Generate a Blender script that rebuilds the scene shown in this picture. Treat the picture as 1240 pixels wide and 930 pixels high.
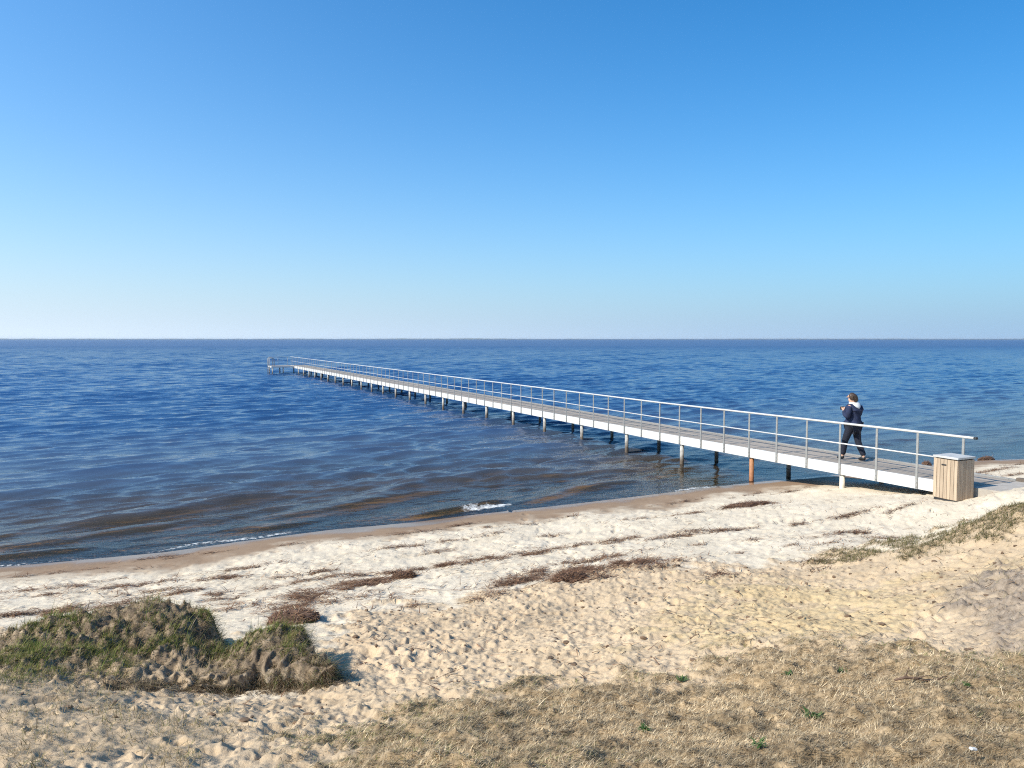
import bpy, bmesh, math, random
import numpy as np
from mathutils import Vector, Matrix

S = bpy.context.scene
for o in list(bpy.data.objects):
    bpy.data.objects.remove(o)
C = S.collection
R = math.radians
rng = np.random.default_rng(7)
random.seed(7)

# ------------------------------------------------------------------ camera, sky, sun, exposure
EYE = 3.84                       # eye height above the water
PITCH = 0.0587                   # looking slightly down
FOC = 0.75                       # focal length in picture widths
cam = bpy.data.cameras.new('camera')
cam.sensor_width = 36.0
cam.lens = 36.0 * FOC
cam.clip_start = 0.1
cam.clip_end = 30000.0
cam_o = bpy.data.objects.new('camera', cam)
cam_o.location = (0, 0, EYE)
cam_o.rotation_euler = (math.pi / 2 - PITCH, 0, 0)
C.objects.link(cam_o)
S.camera = cam_o

SUN_EL = R(39)
SUN_AZ = math.atan2(-0.883, -0.469)          # clockwise from +Y, direction towards the sun
SKY_STRENGTH = 0.10
SUN_STRENGTH = 5.0
world = bpy.data.worlds.new('World')
S.world = world
world.use_nodes = True
wn = world.node_tree.nodes
wl = world.node_tree.links
for n in list(wn):
    wn.remove(n)
w_out = wn.new('ShaderNodeOutputWorld')
w_bg = wn.new('ShaderNodeBackground')
sky = wn.new('ShaderNodeTexSky')
sky.sky_type = 'NISHITA'
sky.sun_disc = False
sky.sun_elevation = SUN_EL
sky.sun_rotation = SUN_AZ % (2 * math.pi)
sky.altitude = 0
sky.air_density = 1.0
sky.dust_density = 1.6
sky.ozone_density = 1.5
hs = wn.new('ShaderNodeHueSaturation')
hs.inputs['Saturation'].default_value = 1.15
wb = wn.new('ShaderNodeMix')                 # white balance of a clear spring day
wb.data_type = 'RGBA'
wb.blend_type = 'MULTIPLY'
wb.inputs[0].default_value = 1.0
wb.inputs[7].default_value = (.64, 1.085, 1.43, 1)
wl.new(sky.outputs[0], wb.inputs[6])
wl.new(wb.outputs[2], hs.inputs['Color'])
# pale haze low over the water, thickest on the sunny side
tc = wn.new('ShaderNodeTexCoord')
sx_ = wn.new('ShaderNodeSeparateXYZ')
wl.new(tc.outputs['Generated'], sx_.inputs[0])


def wm(op, a, b_=None, clamp=False):
    n_ = wn.new('ShaderNodeMath')
    n_.operation = op
    n_.use_clamp = clamp
    for k_, v_ in enumerate((a, b_)):
        if v_ is None:
            continue
        if hasattr(v_, 'is_output'):
            wl.new(v_, n_.inputs[k_])
        else:
            n_.inputs[k_].default_value = v_
    return n_.outputs[0]


w_az = wm('MULTIPLY_ADD', sx_.outputs[0], -0.85, True)
w_az.node.inputs[2].default_value = 0.5
low = wm('EXPONENT', wm('MULTIPLY', wm('MAXIMUM', sx_.outputs[2], 0.0), -8.5))
hz_f = wm('ADD', wm('MULTIPLY', low, wm('ADD', wm('MULTIPLY', w_az, .12), .84)), wm('MULTIPLY', wm('MULTIPLY', w_az, w_az), .09), True)
wl.new(wm('ADD', wm('MULTIPLY', w_az, .26), .87), hs.inputs['Value'])
hz_m = wn.new('ShaderNodeMix')
hz_m.data_type = 'RGBA'
wl.new(hz_f, hz_m.inputs[0])
wl.new(hs.outputs[0], hz_m.inputs[6])
hz_c = wn.new('ShaderNodeMix')
hz_c.data_type = 'RGBA'
wl.new(w_az, hz_c.inputs[0])
hz_c.inputs[6].default_value = (3.0, 4.5, 6.5, 1)
hz_c.inputs[7].default_value = (5.6, 6.6, 7.6, 1)
wl.new(hz_c.outputs[2], hz_m.inputs[7])
wl.new(hz_m.outputs[2], w_bg.inputs['Color'])
w_bg.inputs['Strength'].default_value = SKY_STRENGTH
wl.new(w_bg.outputs[0], w_out.inputs['Surface'])

sun = bpy.data.lights.new('sun', 'SUN')
sun.energy = SUN_STRENGTH
sun.angle = R(0.53)
sun.color = (1.0, 0.91, 0.77)
sun_o = bpy.data.objects.new('sun', sun)
C.objects.link(sun_o)
to_sun = Vector((math.sin(SUN_AZ) * math.cos(SUN_EL), math.cos(SUN_AZ) * math.cos(SUN_EL), math.sin(SUN_EL)))
sun_o.rotation_euler = to_sun.to_track_quat('Z', 'Y').to_euler()
sun_o.location = to_sun * 60

S.view_settings.view_transform = 'Standard'
S.view_settings.look = 'None'
S.view_settings.exposure = 0.50
S.view_settings.gamma = 1.0
S.render.engine = 'CYCLES'
S.cycles.use_denoising = False
S.cycles.filter_width = 1.15
S.cycles.max_bounces = 6
S.cycles.transparent_max_bounces = 12
S.cycles.caustics_reflective = False
S.cycles.caustics_refractive = False


# ------------------------------------------------------------------ material helpers
def mat(name):
    m = bpy.data.materials.new(name)
    m.use_nodes = True
    nt = m.node_tree
    b = nt.nodes['Principled BSDF']
    return m, nt, b


def nd(nt, kind, **kw):
    n = nt.nodes.new(kind)
    for k, v in kw.items():
        if k.startswith('i_'):
            n.inputs[k[2:].replace('_', ' ')].default_value = v
        else:
            setattr(n, k, v)
    return n


def noise(nt, scale, detail=4, rough=0.55, vec=None):
    n = nd(nt, 'ShaderNodeTexNoise', i_Scale=scale, i_Detail=detail, i_Roughness=rough)
    if vec is not None:
        nt.links.new(vec, n.inputs['Vector'])
    return n


def ramp(nt, src, stops):
    r = nt.nodes.new('ShaderNodeValToRGB')
    e = r.color_ramp.elements
    while len(e) < len(stops):
        e.new(0.5)
    for k, (p, c) in enumerate(stops):
        e[k].position = p
        e[k].color = (*c, 1) if len(c) == 3 else c
    nt.links.new(src, r.inputs[0])
    return r


def mixc(nt, fac, a, b, mode='MIX'):
    m = nt.nodes.new('ShaderNodeMix')
    m.data_type = 'RGBA'
    m.blend_type = mode
    for s, v in ((m.inputs[0], fac), (m.inputs[6], a), (m.inputs[7], b)):
        if hasattr(v, 'is_output'):
            nt.links.new(v, s)
        elif isinstance(v, (int, float)):
            s.default_value = v
        else:
            s.default_value = (*v, 1)
    return m.outputs[2]


def math_n(nt, op, a, b=None, clamp=False):
    m = nt.nodes.new('ShaderNodeMath')
    m.operation = op
    m.use_clamp = clamp
    for k, v in enumerate((a, b)):
        if v is None:
            continue
        if hasattr(v, 'is_output'):
            nt.links.new(v, m.inputs[k])
        else:
            m.inputs[k].default_value = v
    return m.outputs[0]


def bump(nt, b, src, strength, dist):
    n = nd(nt, 'ShaderNodeBump', i_Strength=strength, i_Distance=dist)
    nt.links.new(src, n.inputs['Height'])
    nt.links.new(n.outputs[0], b.inputs['Normal'])
    return n


def simple(name, col, rough=0.6, metal=0.0, var=0.15, scale=6.0, bmp=0.0):
    """a plain procedural material: base colour broken up by noise"""
    m, nt, b = mat(name)
    co = nt.nodes.new('ShaderNodeTexCoord').outputs['Object']
    n = noise(nt, scale, 5, 0.6, co)
    lo = tuple(c * (1 - var) for c in col)
    hi = tuple(min(1, c * (1 + var)) for c in col)
    r = ramp(nt, n.outputs[0], [(0.3, lo), (0.7, hi)])
    nt.links.new(r.outputs[0], b.inputs['Base Color'])
    b.inputs['Roughness'].default_value = rough
    b.inputs['Metallic'].default_value = metal
    if bmp:
        bump(nt, b, n.outputs[0], 0.5, bmp)
    return m


def attr(nt, name):
    return nd(nt, 'ShaderNodeAttribute', attribute_name=name)


# ------------------------------------------------------------------ object helpers
def link(o, parent=None):
    C.objects.link(o)
    if parent is not None:
        o.parent = parent
    return o


def tag(o, label=None, cat=None, group=None, kind=None):
    if label:
        o['label'] = label
    if cat:
        o['category'] = cat
    if group:
        o['group'] = group
    if kind:
        o['kind'] = kind
    return o


def empty(name, loc=(0, 0, 0), rz=0.0):
    o = bpy.data.objects.new(name, None)
    o.empty_display_size = 0.2
    o.location = loc
    o.rotation_euler = (0, 0, rz)
    return link(o)


def np_mesh(name, V, quads=None, tris=None, cols=None, smooth=True):
    """fast mesh from arrays; cols = {attribute name: (nverts, 4) floats}"""
    me = bpy.data.meshes.new(name)
    nq = 0 if quads is None else len(quads)
    ntr = 0 if tris is None else len(tris)
    me.vertices.add(len(V))
    me.vertices.foreach_set('co', np.asarray(V, np.float32).ravel())
    loops = []
    if nq:
        loops.append(np.asarray(quads, np.int32).ravel())
    if ntr:
        loops.append(np.asarray(tris, np.int32).ravel())
    loops = np.concatenate(loops)
    me.loops.add(len(loops))
    me.loops.foreach_set('vertex_index', loops)
    me.polygons.add(nq + ntr)
    start = np.concatenate([np.arange(nq) * 4, nq * 4 + np.arange(ntr) * 3]).astype(np.int32)
    me.polygons.foreach_set('loop_start', start)
    me.update(calc_edges=True)
    me.polygons.foreach_set('use_smooth', np.full(nq + ntr, smooth, bool))
    for k, a in (cols or {}).items():
        at_ = me.color_attributes.new(k, 'FLOAT_COLOR', 'POINT')
        at_.data.foreach_set('color', np.asarray(a, np.float32).ravel())
    me.validate()
    return me


class MB:
    """collects boxes, tubes and polygons into ONE mesh"""

    def __init__(s):
        s.bm = bmesh.new()

    def box(s, c, d, rot=None, bevel=0.0):
        m = Matrix.Translation(c)
        if rot is not None:
            m = m @ rot
        m = m @ Matrix.Diagonal((*d, 1))
        r = bmesh.ops.create_cube(s.bm, size=1.0, matrix=m)
        if bevel:
            es = {e for v in r['verts'] for e in v.link_edges}
            bmesh.ops.bevel(s.bm, geom=list(es), offset=bevel, segments=1, affect='EDGES', profile=0.5)
        return s

    def tube(s, pts, rad, seg=10, cap=True):
        pts = [Vector(p) for p in pts]
        rads = rad if isinstance(rad, (list, tuple)) else [rad] * len(pts)
        rings = []
        for i, p in enumerate(pts):
            t = (pts[min(i + 1, len(pts) - 1)] - pts[max(i - 1, 0)]).normalized()
            a = t.orthogonal().normalized() if i == 0 else (pa - t * pa.dot(t)).normalized()
            pa = a
            b = t.cross(a)
            rings.append([s.bm.verts.new(p + (a * math.cos(q) + b * math.sin(q)) * rads[i])
                          for q in (2 * math.pi * k / seg for k in range(seg))])
        for r0, r1 in zip(rings, rings[1:]):
            for k in range(seg):
                f = s.bm.faces.new((r0[k], r0[(k + 1) % seg], r1[(k + 1) % seg], r1[k]))
                f.smooth = True
        if cap:
            s.bm.faces.new(rings[0][::-1])
            s.bm.faces.new(rings[-1])
        return s

    def poly(s, pts):
        s.bm.faces.new([s.bm.verts.new(p) for p in pts])
        return s

    def build(s, name, m, parent=None):
        bmesh.ops.recalc_face_normals(s.bm, faces=s.bm.faces)
        me = bpy.data.meshes.new(name)
        s.bm.to_mesh(me)
        s.bm.free()
        me.materials.append(m)
        return link(bpy.data.objects.new(name, me), parent)


def copy_part(o, parent, loc):
    c = o.copy()
    C.objects.link(c)
    c.parent = parent
    c.location = loc
    return c


# ------------------------------------------------------------------ the lie of the land
ANG = 0.4426                                    # heading of the pier, left of the view
U = np.array([-math.sin(ANG), math.cos(ANG)])   # out to sea
T = np.array([math.cos(ANG), math.sin(ANG)])    # along the shore, to the right
P0 = np.array([8.97, 15.145])                   # landward end of the railing
FPX = 1240 * FOC


def pix_dir(px, py):
    """world direction of a line of sight (survey of the photograph)"""
    a = (np.asarray(px, float) - 620) / FPX
    b = (465 - np.asarray(py, float)) / FPX
    c, s = math.cos(PITCH), math.sin(PITCH)
    return a, c + b * s, b * c - s               # X, Y, Z


def pix_z(px, py, z):
    dx, dy, dz = pix_dir(px, py)
    k = (z - EYE) / dz
    return np.array([dx * k, dy * k])


def pix_y(px, py, Y):
    dx, dy, dz = pix_dir(px, py)
    k = Y / dy
    return np.array([dx * k, Y, EYE + dz * k])


def sstep(a, b, x):
    t = np.clip((x - a) / (b - a), 0, 1)
    return t * t * (3 - 2 * t)


shore_px = [(0, 686), (200, 668), (285, 656), (400, 641), (500, 632), (580, 622), (700, 609), (850, 591), (920, 583),
            (1010, 575), (1180, 557.5), (1240, 555.5)]
_sh = np.array([pix_z(x, y, 0.0) for x, y in shore_px])
_t = (_sh - P0) @ T
_s = -((_sh - P0) @ U)
_t = np.concatenate([[_t[0] - 60, _t[0] - 12], _t, [_t[-1] + 12, _t[-1] + 60]])
_s = np.concatenate([[_s[0] - 2.0, _s[0] + .3], _s, [_s[-1] - 1.0, _s[-1] - 8]])


def shore_s(x, y):
    """metres inland from the waterline (negative: out in the water)"""
    t = (x - P0[0]) * T[0] + (y - P0[1]) * T[1]
    s = -((x - P0[0]) * U[0] + (y - P0[1]) * U[1])
    return s - np.interp(t, _t, _s)


ctrl_px = [  # survey points: picture position, height above the water
    (40, 715, .22), (200, 700, .22), (330, 690, .28), (450, 690, .38), (560, 690, .45), (560, 655, .22), (700, 660, .40), (700, 635, .24),
    (850, 640, .42), (850, 612, .18), (980, 600, .22), (1021, 592.5, .34), (950, 640, .50), (1080, 600, .46),
    (1080, 630, .60), (1020, 650, .62),
    (400, 745, .66), (480, 760, .80), (560, 740, .76), (640, 715, .70), (760, 690, .66), (880, 675, .66), (960, 680, .72),
    (600, 800, 1.16), (700, 760, 1.02), (700, 800, 1.25), (800, 730, .95), (850, 760, 1.16), (950, 720, .98), (450, 800, 1.08),
    (430, 835, 1.22), (480, 870, 1.5), (1050, 740, 1.2), (1100, 715, 1.15), (950, 760, 1.28), (1000, 700, .88),
    (520, 845, 1.44), (650, 825, 1.44), (780, 812, 1.46), (880, 785, 1.46), (1000, 773, 1.62), (1100, 785, 1.75), (1240, 801, 1.80),
    (620, 930, 2.06), (800, 870, 1.8), (800, 930, 2.1), (1000, 930, 2.2), (1240, 930, 2.3), (1100, 860, 2.03), (950, 840, 1.82), (1240, 860, 2.1),
    (430, 930, 1.92), (250, 900, 1.72), (200, 865, 1.58), (330, 860, 1.38), (50, 930, 1.98), (300, 930, 1.86),
    (1100, 757, 1.30), (1150, 770, 1.50), (1180, 740, 1.42), (1240, 740, 1.62), (1240, 700, 1.50),
]
_cp = [(*pix_z(x, y, z), z) for x, y, z in ctrl_px]
for x, y, Y in ((1000, 676, 10.7), (1050, 664, 10.5), (1100, 655, 10.3), (1160, 639, 10.1), (1200, 624, 10.0), (1240, 611, 9.9),
                (1150, 690, 8.8), (1240, 660, 8.9), (1180, 665, 9.2)):
    p = pix_y(x, y, Y)
    _cp.append((p[0], p[1], p[2]))
_cp += [(*(P0 + U * n_ - T * y_), z_) for n_, y_, z_ in ((.17, .7, .70), (-.33, .66, .72), (.5, .4, .65), (1.2, .3, .54), (-.3, .05, .73), (-.8, .2, .94), (-1.4, .3, 1.03),
                                                    (-1.6, -.8, 1.05), (-1.2, -2.0, .96), (-.4, -2.0, .74), (-.3, 1.3, .74), (-2.5, 0, 1.1))]
_cp += [  # land that other land hides, and land outside the picture
    (5.6, 12.0, .62), (7.0, 12.0, .68), (8.0, 12.0, .78), (9.5, 12.2, .85), (10.5, 13.5, .75),
    (-1.5, 7.6, .9), (-3.0, 8.3, .72), (-4.5, 8.0, .75), (-7, 8.0, .75), (-10, 9, .6), (-2.0, 5.35, 1.24), (-.9, 6.0, 1.12), (-1.5, 4.9, 1.38),
    (-2.5, 4.6, 1.56), (-3.4, 4.2, 1.70), (-4.2, 5.2, 1.55), (-3.2, 5.1, 1.47), (-2.6, 5.3, 1.34), (-2.2, 3.6, 1.85), (-6, 4, 1.75),
    (12, 9, 1.9), (14, 12, 1.3), (8, 5, 2.1), (14, 4, 2.3), (18, 12, 1.6), (20, 16, 1.0), (13, 16, .9), (11.5, 15.2, .82), (12.5, 18, .55),
    (15.0, 20, .5), (0, 1, 2.26), (0, -3, 2.35), (6, -1, 2.4), (-6, 0, 2.3), (-12, 4, 1.9), (-14, -2, 2.3), (14, -3, 2.5), (22, 6, 2.2),
]
_cp = np.array(_cp)
_cp = np.vstack([_cp, np.c_[_sh[:-2], np.zeros(len(_sh) - 2)], np.c_[_sh[-2:], np.zeros(2)],
                 np.c_[_sh - U * 0.9, np.full(len(_sh), .085)]])


def _phi(d2):
    return 0.5 * d2 * np.log(d2 + 1e-9)


_n = len(_cp)
_d2 = ((_cp[:, None, :2] - _cp[None, :, :2]) ** 2).sum(-1)
_A = np.zeros((_n + 3, _n + 3))
_A[:_n, :_n] = _phi(_d2) + np.eye(_n) * 0.03
_A[:_n, _n] = 1
_A[:_n, _n + 1:] = _cp[:, :2]
_A[_n:, :_n] = _A[:_n, _n:].T
_w = np.linalg.solve(_A, np.r_[_cp[:, 2], 0, 0, 0])


def tps(x, y):
    x = np.clip(x, -16, 22)
    y = np.clip(y, -3, 28)
    sh = x.shape
    x = x.ravel()
    y = y.ravel()
    out = np.empty(len(x))
    for i in range(0, len(x), 20000):
        j = slice(i, i + 20000)
        d2 = (x[j, None] - _cp[None, :, 0]) ** 2 + (y[j, None] - _cp[None, :, 1]) ** 2
        out[j] = _phi(d2) @ _w[:_n] + _w[_n] + _w[_n + 1] * x[j] + _w[_n + 2] * y[j]
    return out.reshape(sh)


def poly_sd(px, py, poly):
    """signed distance to a polygon, positive inside"""
    poly = np.asarray(poly, float)
    d = np.full(px.shape, 1e9)
    ins = np.zeros(px.shape, bool)
    for (x0, y0), (x1, y1) in zip(poly, np.roll(poly, -1, 0)):
        ex, ey = x1 - x0, y1 - y0
        t = np.clip(((px - x0) * ex + (py - y0) * ey) / (ex * ex + ey * ey + 1e-12), 0, 1)
        d = np.minimum(d, (px - x0 - t * ex) ** 2 + (py - y0 - t * ey) ** 2)
        c = (y0 > py) != (y1 > py)
        ins ^= c & (px < (x1 - x0) * (py - y0) / (y1 - y0 + 1e-12) + x0)
    return np.sqrt(d) * np.where(ins, 1, -1)


# raster of fine relief, 2 cm cells
RX0, RY0, CELL = -17.0, -2.0, 0.02
NX, NY = 2048, 1600


def spectral(shape, cell, lmin, lmax, beta, seed):
    g = np.random.default_rng(seed)
    f = np.fft.rfft2(g.standard_normal(shape))
    fy = np.fft.fftfreq(shape[0], cell)[:, None]
    fx = np.fft.rfftfreq(shape[1], cell)[None]
    k = np.sqrt(fx * fx + fy * fy)
    k[0, 0] = 1
    f *= k ** (-beta) * (k > 1 / lmax) * np.exp(-(k * lmin) ** 2 * 0.6)
    z = np.fft.irfft2(f, s=shape)
    return (z / z.std()).astype(np.float32)


N_big = spectral((NY, NX), CELL, .5, 4.0, 1.6, 1)
N_mid = spectral((NY, NX), CELL, .12, .9, 1.4, 2)
N_fin = spectral((NY, NX), CELL, .03, .25, 1.2, 3)


def samp(Rs, x, y):
    u = np.clip((x - RX0) / CELL, 0, NX - 1.001)
    v = np.clip((y - RY0) / CELL, 0, NY - 1.001)
    i = u.astype(int)
    j = v.astype(int)
    fu = u - i
    fv = v - j
    return (Rs[j, i] * (1 - fu) * (1 - fv) + Rs[j, i + 1] * fu * (1 - fv) + Rs[j + 1, i] * (1 - fu) * fv + Rs[j + 1, i + 1] * fu * fv)


HUM = [(-1.43, 5.83), (-1.44, 5.96), (-1.60, 6.08), (-1.70, 6.22), (-1.78, 6.42), (-1.98, 6.60), (-2.18, 6.55), (-2.36, 6.36), (-2.52, 6.55), (-2.7, 6.95),
       (-3.2, 7.15), (-3.8, 6.85), (-4.5, 6.3), (-7, 6), (-9, 5.5), (-9, 3.9), (-4.2, 4.5), (-3.4, 5.1), (-2.8, 5.45), (-2.4, 5.62), (-2.0, 5.74), (-1.7, 5.75)]


def hum_sd(x, y):
    w = 0.05 * samp(N_mid, x, y) * .8 + 0.05 * samp(N_big, x + 1, y)
    return poly_sd(x, y, HUM) + w * 0.55


def smooth_h(x, y):
    x = np.atleast_1d(np.asarray(x, float))
    y = np.atleast_1d(np.asarray(y, float))
    s = shore_s(x, y)
    z = tps(x, y)
    z = np.where(s > 0.6, np.maximum(z, .06), z)
    sea = np.where(s < 0, np.maximum(s * 0.075, -0.5 + (s + 6.67) * 0.03), s * .09)
    sea = np.maximum(sea, -3.0)
    z = sea + (z - sea) * sstep(-.2, 1.0, s)
    m = (np.abs(x + 4) < 6) & (np.abs(y - 5) < 4)
    if m.any():
        xm, ym = x[m], y[m]
        top = 1.27 + .04 * np.clip(-1.4 - xm, 0, 1.6) - .03 * np.clip(-3.2 - xm, 0, 2) + .04 * sstep(6.0, 6.8, ym) + .045 * samp(N_big, xm, ym) \
            + .03 * sstep(0.0, .4, poly_sd(xm, ym, HUM))
        for hx0, hy0, hr, ha in ((-3.0, 6.7, .45, .07), (-1.92, 6.2, .38, .13), (-2.38, 6.15, .22, -.07), (-3.75, 6.1, .3, -.10), (-3.0, 5.8, .3, -.05)):
            top = top + ha * np.exp(-((xm - hx0) ** 2 + (ym - hy0) ** 2) / hr ** 2)
        front = sstep(-2.1, -3.2, xm) * sstep(6.2, 5.4, ym)          # the scarp dies out to the left
        k = sstep(-.03 - .5 * front, .10 + .5 * front, hum_sd(xm, ym))
        zm = z[m]
        # undercut: the sand is scooped out just in front of the scarp
        z[m] = zm + (np.maximum(zm, top) - zm) * k
    return z


# masks on a coarser raster
MC = 0.04
mx = RX0 + np.arange(NX // 2) * MC
my = RY0 + np.arange(NY // 2) * MC
MX, MY = np.meshgrid(mx, my)
MH = smooth_h(MX, MY)
N_big2 = N_big[::2, ::2]
N_mid2 = N_mid[::2, ::2]
N_fin2 = N_fin[::2, ::2]


def sampm(Rs, x, y):
    u = np.clip((x - RX0) / MC, 0, NX // 2 - 1.001)
    v = np.clip((y - RY0) / MC, 0, NY // 2 - 1.001)
    i = u.astype(int)
    j = v.astype(int)
    fu = u - i
    fv = v - j
    return (Rs[j, i] * (1 - fu) * (1 - fv) + Rs[j, i + 1] * fu * (1 - fv) + Rs[j + 1, i] * (1 - fu) * fv + Rs[j + 1, i + 1] * fu * fv)


def at(px, py):
    """where a line of sight of the survey meets the ground"""
    dx, dy, dz = pix_dir(px, py)
    Y = np.linspace(2.0, 30.0, 2800)
    g = sampm(MH, dx / dy * Y, Y)
    r = EYE + dz / dy * Y
    i = int(np.argmax(r <= g))
    return np.array([dx / dy * Y[i], Y[i], g[i]])


def pxpoly(pts):
    return [tuple(at(x, y)[:2]) for x, y in pts]


def mask(pts, soft=.25, wob=.25):
    return sstep(-soft, soft, poly_sd(MX, MY, pxpoly(pts)) + wob * (N_mid2 * .5 + N_big2 * .5))


S_M = shore_s(MX, MY)
# loose tan sand, trodden; the white beach lies seaward of it
tan_px = [(330, 800), (395, 768), (450, 742), (520, 728), (600, 708), (690, 696), (800, 690), (900, 680), (1000, 672), (1100, 656), (1160, 640), (1240, 610)]
tan_w = [tuple(at(x, y)[:2]) for x, y in tan_px]
tan_w = [(-9, 7.4), (-4.5, 7.6), (-2.6, 7.6)] + tan_w + [(16, 12), (22, 10), (22, -3), (-17, -3), (-17, 8)]
M_tan = sstep(-.25, .25, poly_sd(MX, MY, tan_w) + .22 * N_mid2 * .7 + .2 * N_big2)
M_yel = np.clip(mask([(860, 740), (900, 715), (1000, 705), (1090, 710), (1120, 735), (1080, 768), (980, 768), (900, 775)], .6, .7)
                + mask([(1190, 690), (1250, 675), (1260, 700), (1200, 712)], .4, .3), 0, 1) * .5
M_gry = mask([(1140, 770), (1165, 725), (1210, 690), (1290, 690), (1290, 790), (1200, 790)], .3, .3)
MAT_PX = [(370, 929), (430, 893), (500, 856), (600, 836), (650, 822), (720, 822), (800, 817), (850, 800), (885, 786), (940, 776), (1000, 773),
          (1080, 783), (1150, 797), (1238, 803)]
mat_w = [tuple(at(x, y)[:2]) for x, y in MAT_PX] + [(9, 3.6), (14, 0), (14, -3), (-5, -3), (-1.2, 2.4)]
mat_sd = poly_sd(MX, MY, mat_w)
M_mat = sstep(-.18, .34, mat_sd + .16 * N_mid2 + .1 * N_big2)
hs_m = hum_sd(MX, MY)
fr_m = sstep(-2.0, -2.6, MX) * sstep(6.4, 5.6, MY)
M_hum = (sstep(-.02, .12, hs_m) * (1 - fr_m) + sstep(-.2, .7, hs_m) * fr_m) * (hs_m > -.5)
left_w = pxpoly([(0, 815), (110, 800), (190, 830), (250, 880), (230, 929), (0, 929)]) + [(-2, 2), (-6, -2), (-14, -2), (-14, 4)]
M_left = sstep(-.15, .3, poly_sd(MX, MY, left_w) + .25 * N_mid2 + .2 * N_big2 - .02)
bank_px = [(995, 681), (1040, 660), (1100, 655), (1160, 637), (1200, 622), (1238, 609), (1239, 632), (1180, 648), (1120, 668), (1060, 676)]
bank_w = pxpoly(bank_px)[:]
bank_w = [tuple(pix_y(x, y, Y)[:2]) for x, y, Y in ((985, 676, 10.7), (1050, 664, 10.65), (1100, 655, 10.5), (1160, 639, 10.4), (1240, 611, 10.3))] + \
    [(12, 11.5), (16, 11.5), (16, 8), (8.6, 8.9)] + [tuple(at(x, y)[:2]) for x, y in ((1239, 640), (1190, 652), (1130, 668), (1060, 674), (1000, 684))]
M_bank = sstep(-.12, .25, poly_sd(MX, MY, bank_w) + .2 * N_mid2 + .1 * N_big2)

# fine relief: footprints and clods in the loose sand, ripples of trampling on the beach
D = np.zeros((NY, NX), np.float32)


def stamp(x, y, a, b, th, depth, rim):
    r = max(a, b) * 1.9
    i0, i1 = int((x - r - RX0) / CELL), int((x + r - RX0) / CELL) + 1
    j0, j1 = int((y - r - RY0) / CELL), int((y + r - RY0) / CELL) + 1
    if i0 < 0 or j0 < 0 or i1 >= NX or j1 >= NY:
        return
    gx = RX0 + np.arange(i0, i1) * CELL - x
    gy = (RY0 + np.arange(j0, j1) * CELL - y)[:, None]
    p = (gx * math.cos(th) + gy * math.sin(th)) / a
    q = (-gx * math.sin(th) + gy * math.cos(th)) / b
    r2 = p * p + q * q
    D[j0:j1, i0:i1] += -depth * np.exp(-r2 ** 2) + rim * np.exp(-((np.sqrt(r2) - 1.3) / .28) ** 2)


def in_view(n, y0, y1):
    y = np.sqrt(rng.uniform(y0 * y0, y1 * y1, n))
    return rng.uniform(-.9, 1.05, n) * y, y


xs, ys = in_view(11500, 3.2, 17.0)
tn = sampm(M_tan, xs, ys)
mt = np.maximum(sampm(M_mat, xs, ys), sampm(M_hum, xs, ys))
wt = shore_s(xs, ys)
yl = sampm(M_yel, xs, ys)
for x, y, a, m_, w, yy, bg, lf in zip(xs, ys, tn, mt, wt, yl, samp(N_big, xs, ys), sampm(M_left, xs, ys)):
    if m_ > .4 or w < 1.6:
        continue
    if a > .5:
        if rng.random() < .48 * (1 - .45 * yy) * np.clip(.65 + .5 * bg, .1, 1.4) * (1 - .6 * lf):
            k = rng.uniform(.3, .75) if rng.random() < .75 else rng.uniform(.75, 1.25)
            stamp(x, y, .12 * k, .065 * k, rng.uniform(0, 3.14), rng.uniform(.005, .022) * (.3 + k) * (1 - .4 * yy), rng.uniform(.003, .011) * k)
    elif rng.random() < .5:
        k = rng.uniform(.7, 1.3)
        stamp(x, y, .12 * k, .055 * k, rng.uniform(-.6, 1.6), rng.uniform(.006, .02), rng.uniform(.001, .004))
# tracks of people walking along the beach
for (x, y, th, n_, dp) in ((-4, 11.2, .45, 22, .020), (2.2, 7.2, 1.9, 16, .026), (-1.0, 7.6, .5, 22, .028), (1.2, 12.6, .35, 18, .018), (4.6, 8.6, 2.3, 12, .022), (-.6, 5.6, 1.35, 14, .030),
                           (.4, 9.6, .62, 24, .022), (3.0, 6.6, .25, 10, .022)):
    for k in range(n_):
        th += rng.normal(0, .05)
        x += .62 * math.cos(th)
        y += .62 * math.sin(th)
        sg = .09 if k % 2 else -.09
        stamp(x - math.sin(th) * sg + rng.normal(0, .02), y + math.cos(th) * sg, .15, .055, th + rng.normal(0, .12), dp * rng.uniform(.7, 1.2), dp * .35)
up = lambda a: np.repeat(np.repeat(a, 2, 0), 2, 1).astype(np.float32)
DRY = up(sstep(.5, 2.2, S_M))
TAN, MATU, HUMU = up(M_tan), up(np.clip(M_mat + M_bank, 0, 1)), up(M_hum)
D += DRY * (1 - .45 * up(M_left)) * (N_big * (.011 + .008 * TAN) + N_mid * (.004 + .0055 * TAN) + N_fin * (.0020 + .0072 * TAN) * (1 - .4 * MATU))
D += up(M_gry) * (N_mid * .010 + N_fin * .007)
D += MATU * (N_mid * .0045 + N_fin * .005) + HUMU * (N_mid * .005 + N_fin * .012)
# small clods: sharp bits of dried sand, mostly in the trodden part
CL = np.maximum(spectral((NY, NX), CELL, .045, .3, .8, 9) - 1.75, 0)
D += TAN * DRY * np.minimum(CL * .03, .03) * (1 - MATU)


def H(x, y):
    x = np.asarray(x, float)
    y = np.asarray(y, float)
    ins = (x > RX0 + .1) & (x < RX0 + NX * CELL - .1) & (y > RY0 + .1) & (y < RY0 + NY * CELL - .1)
    h = smooth_h(x, y) + np.where(ins, samp(D, x, y), 0)
    return float(h[0]) if x.ndim == 0 else h


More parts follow.
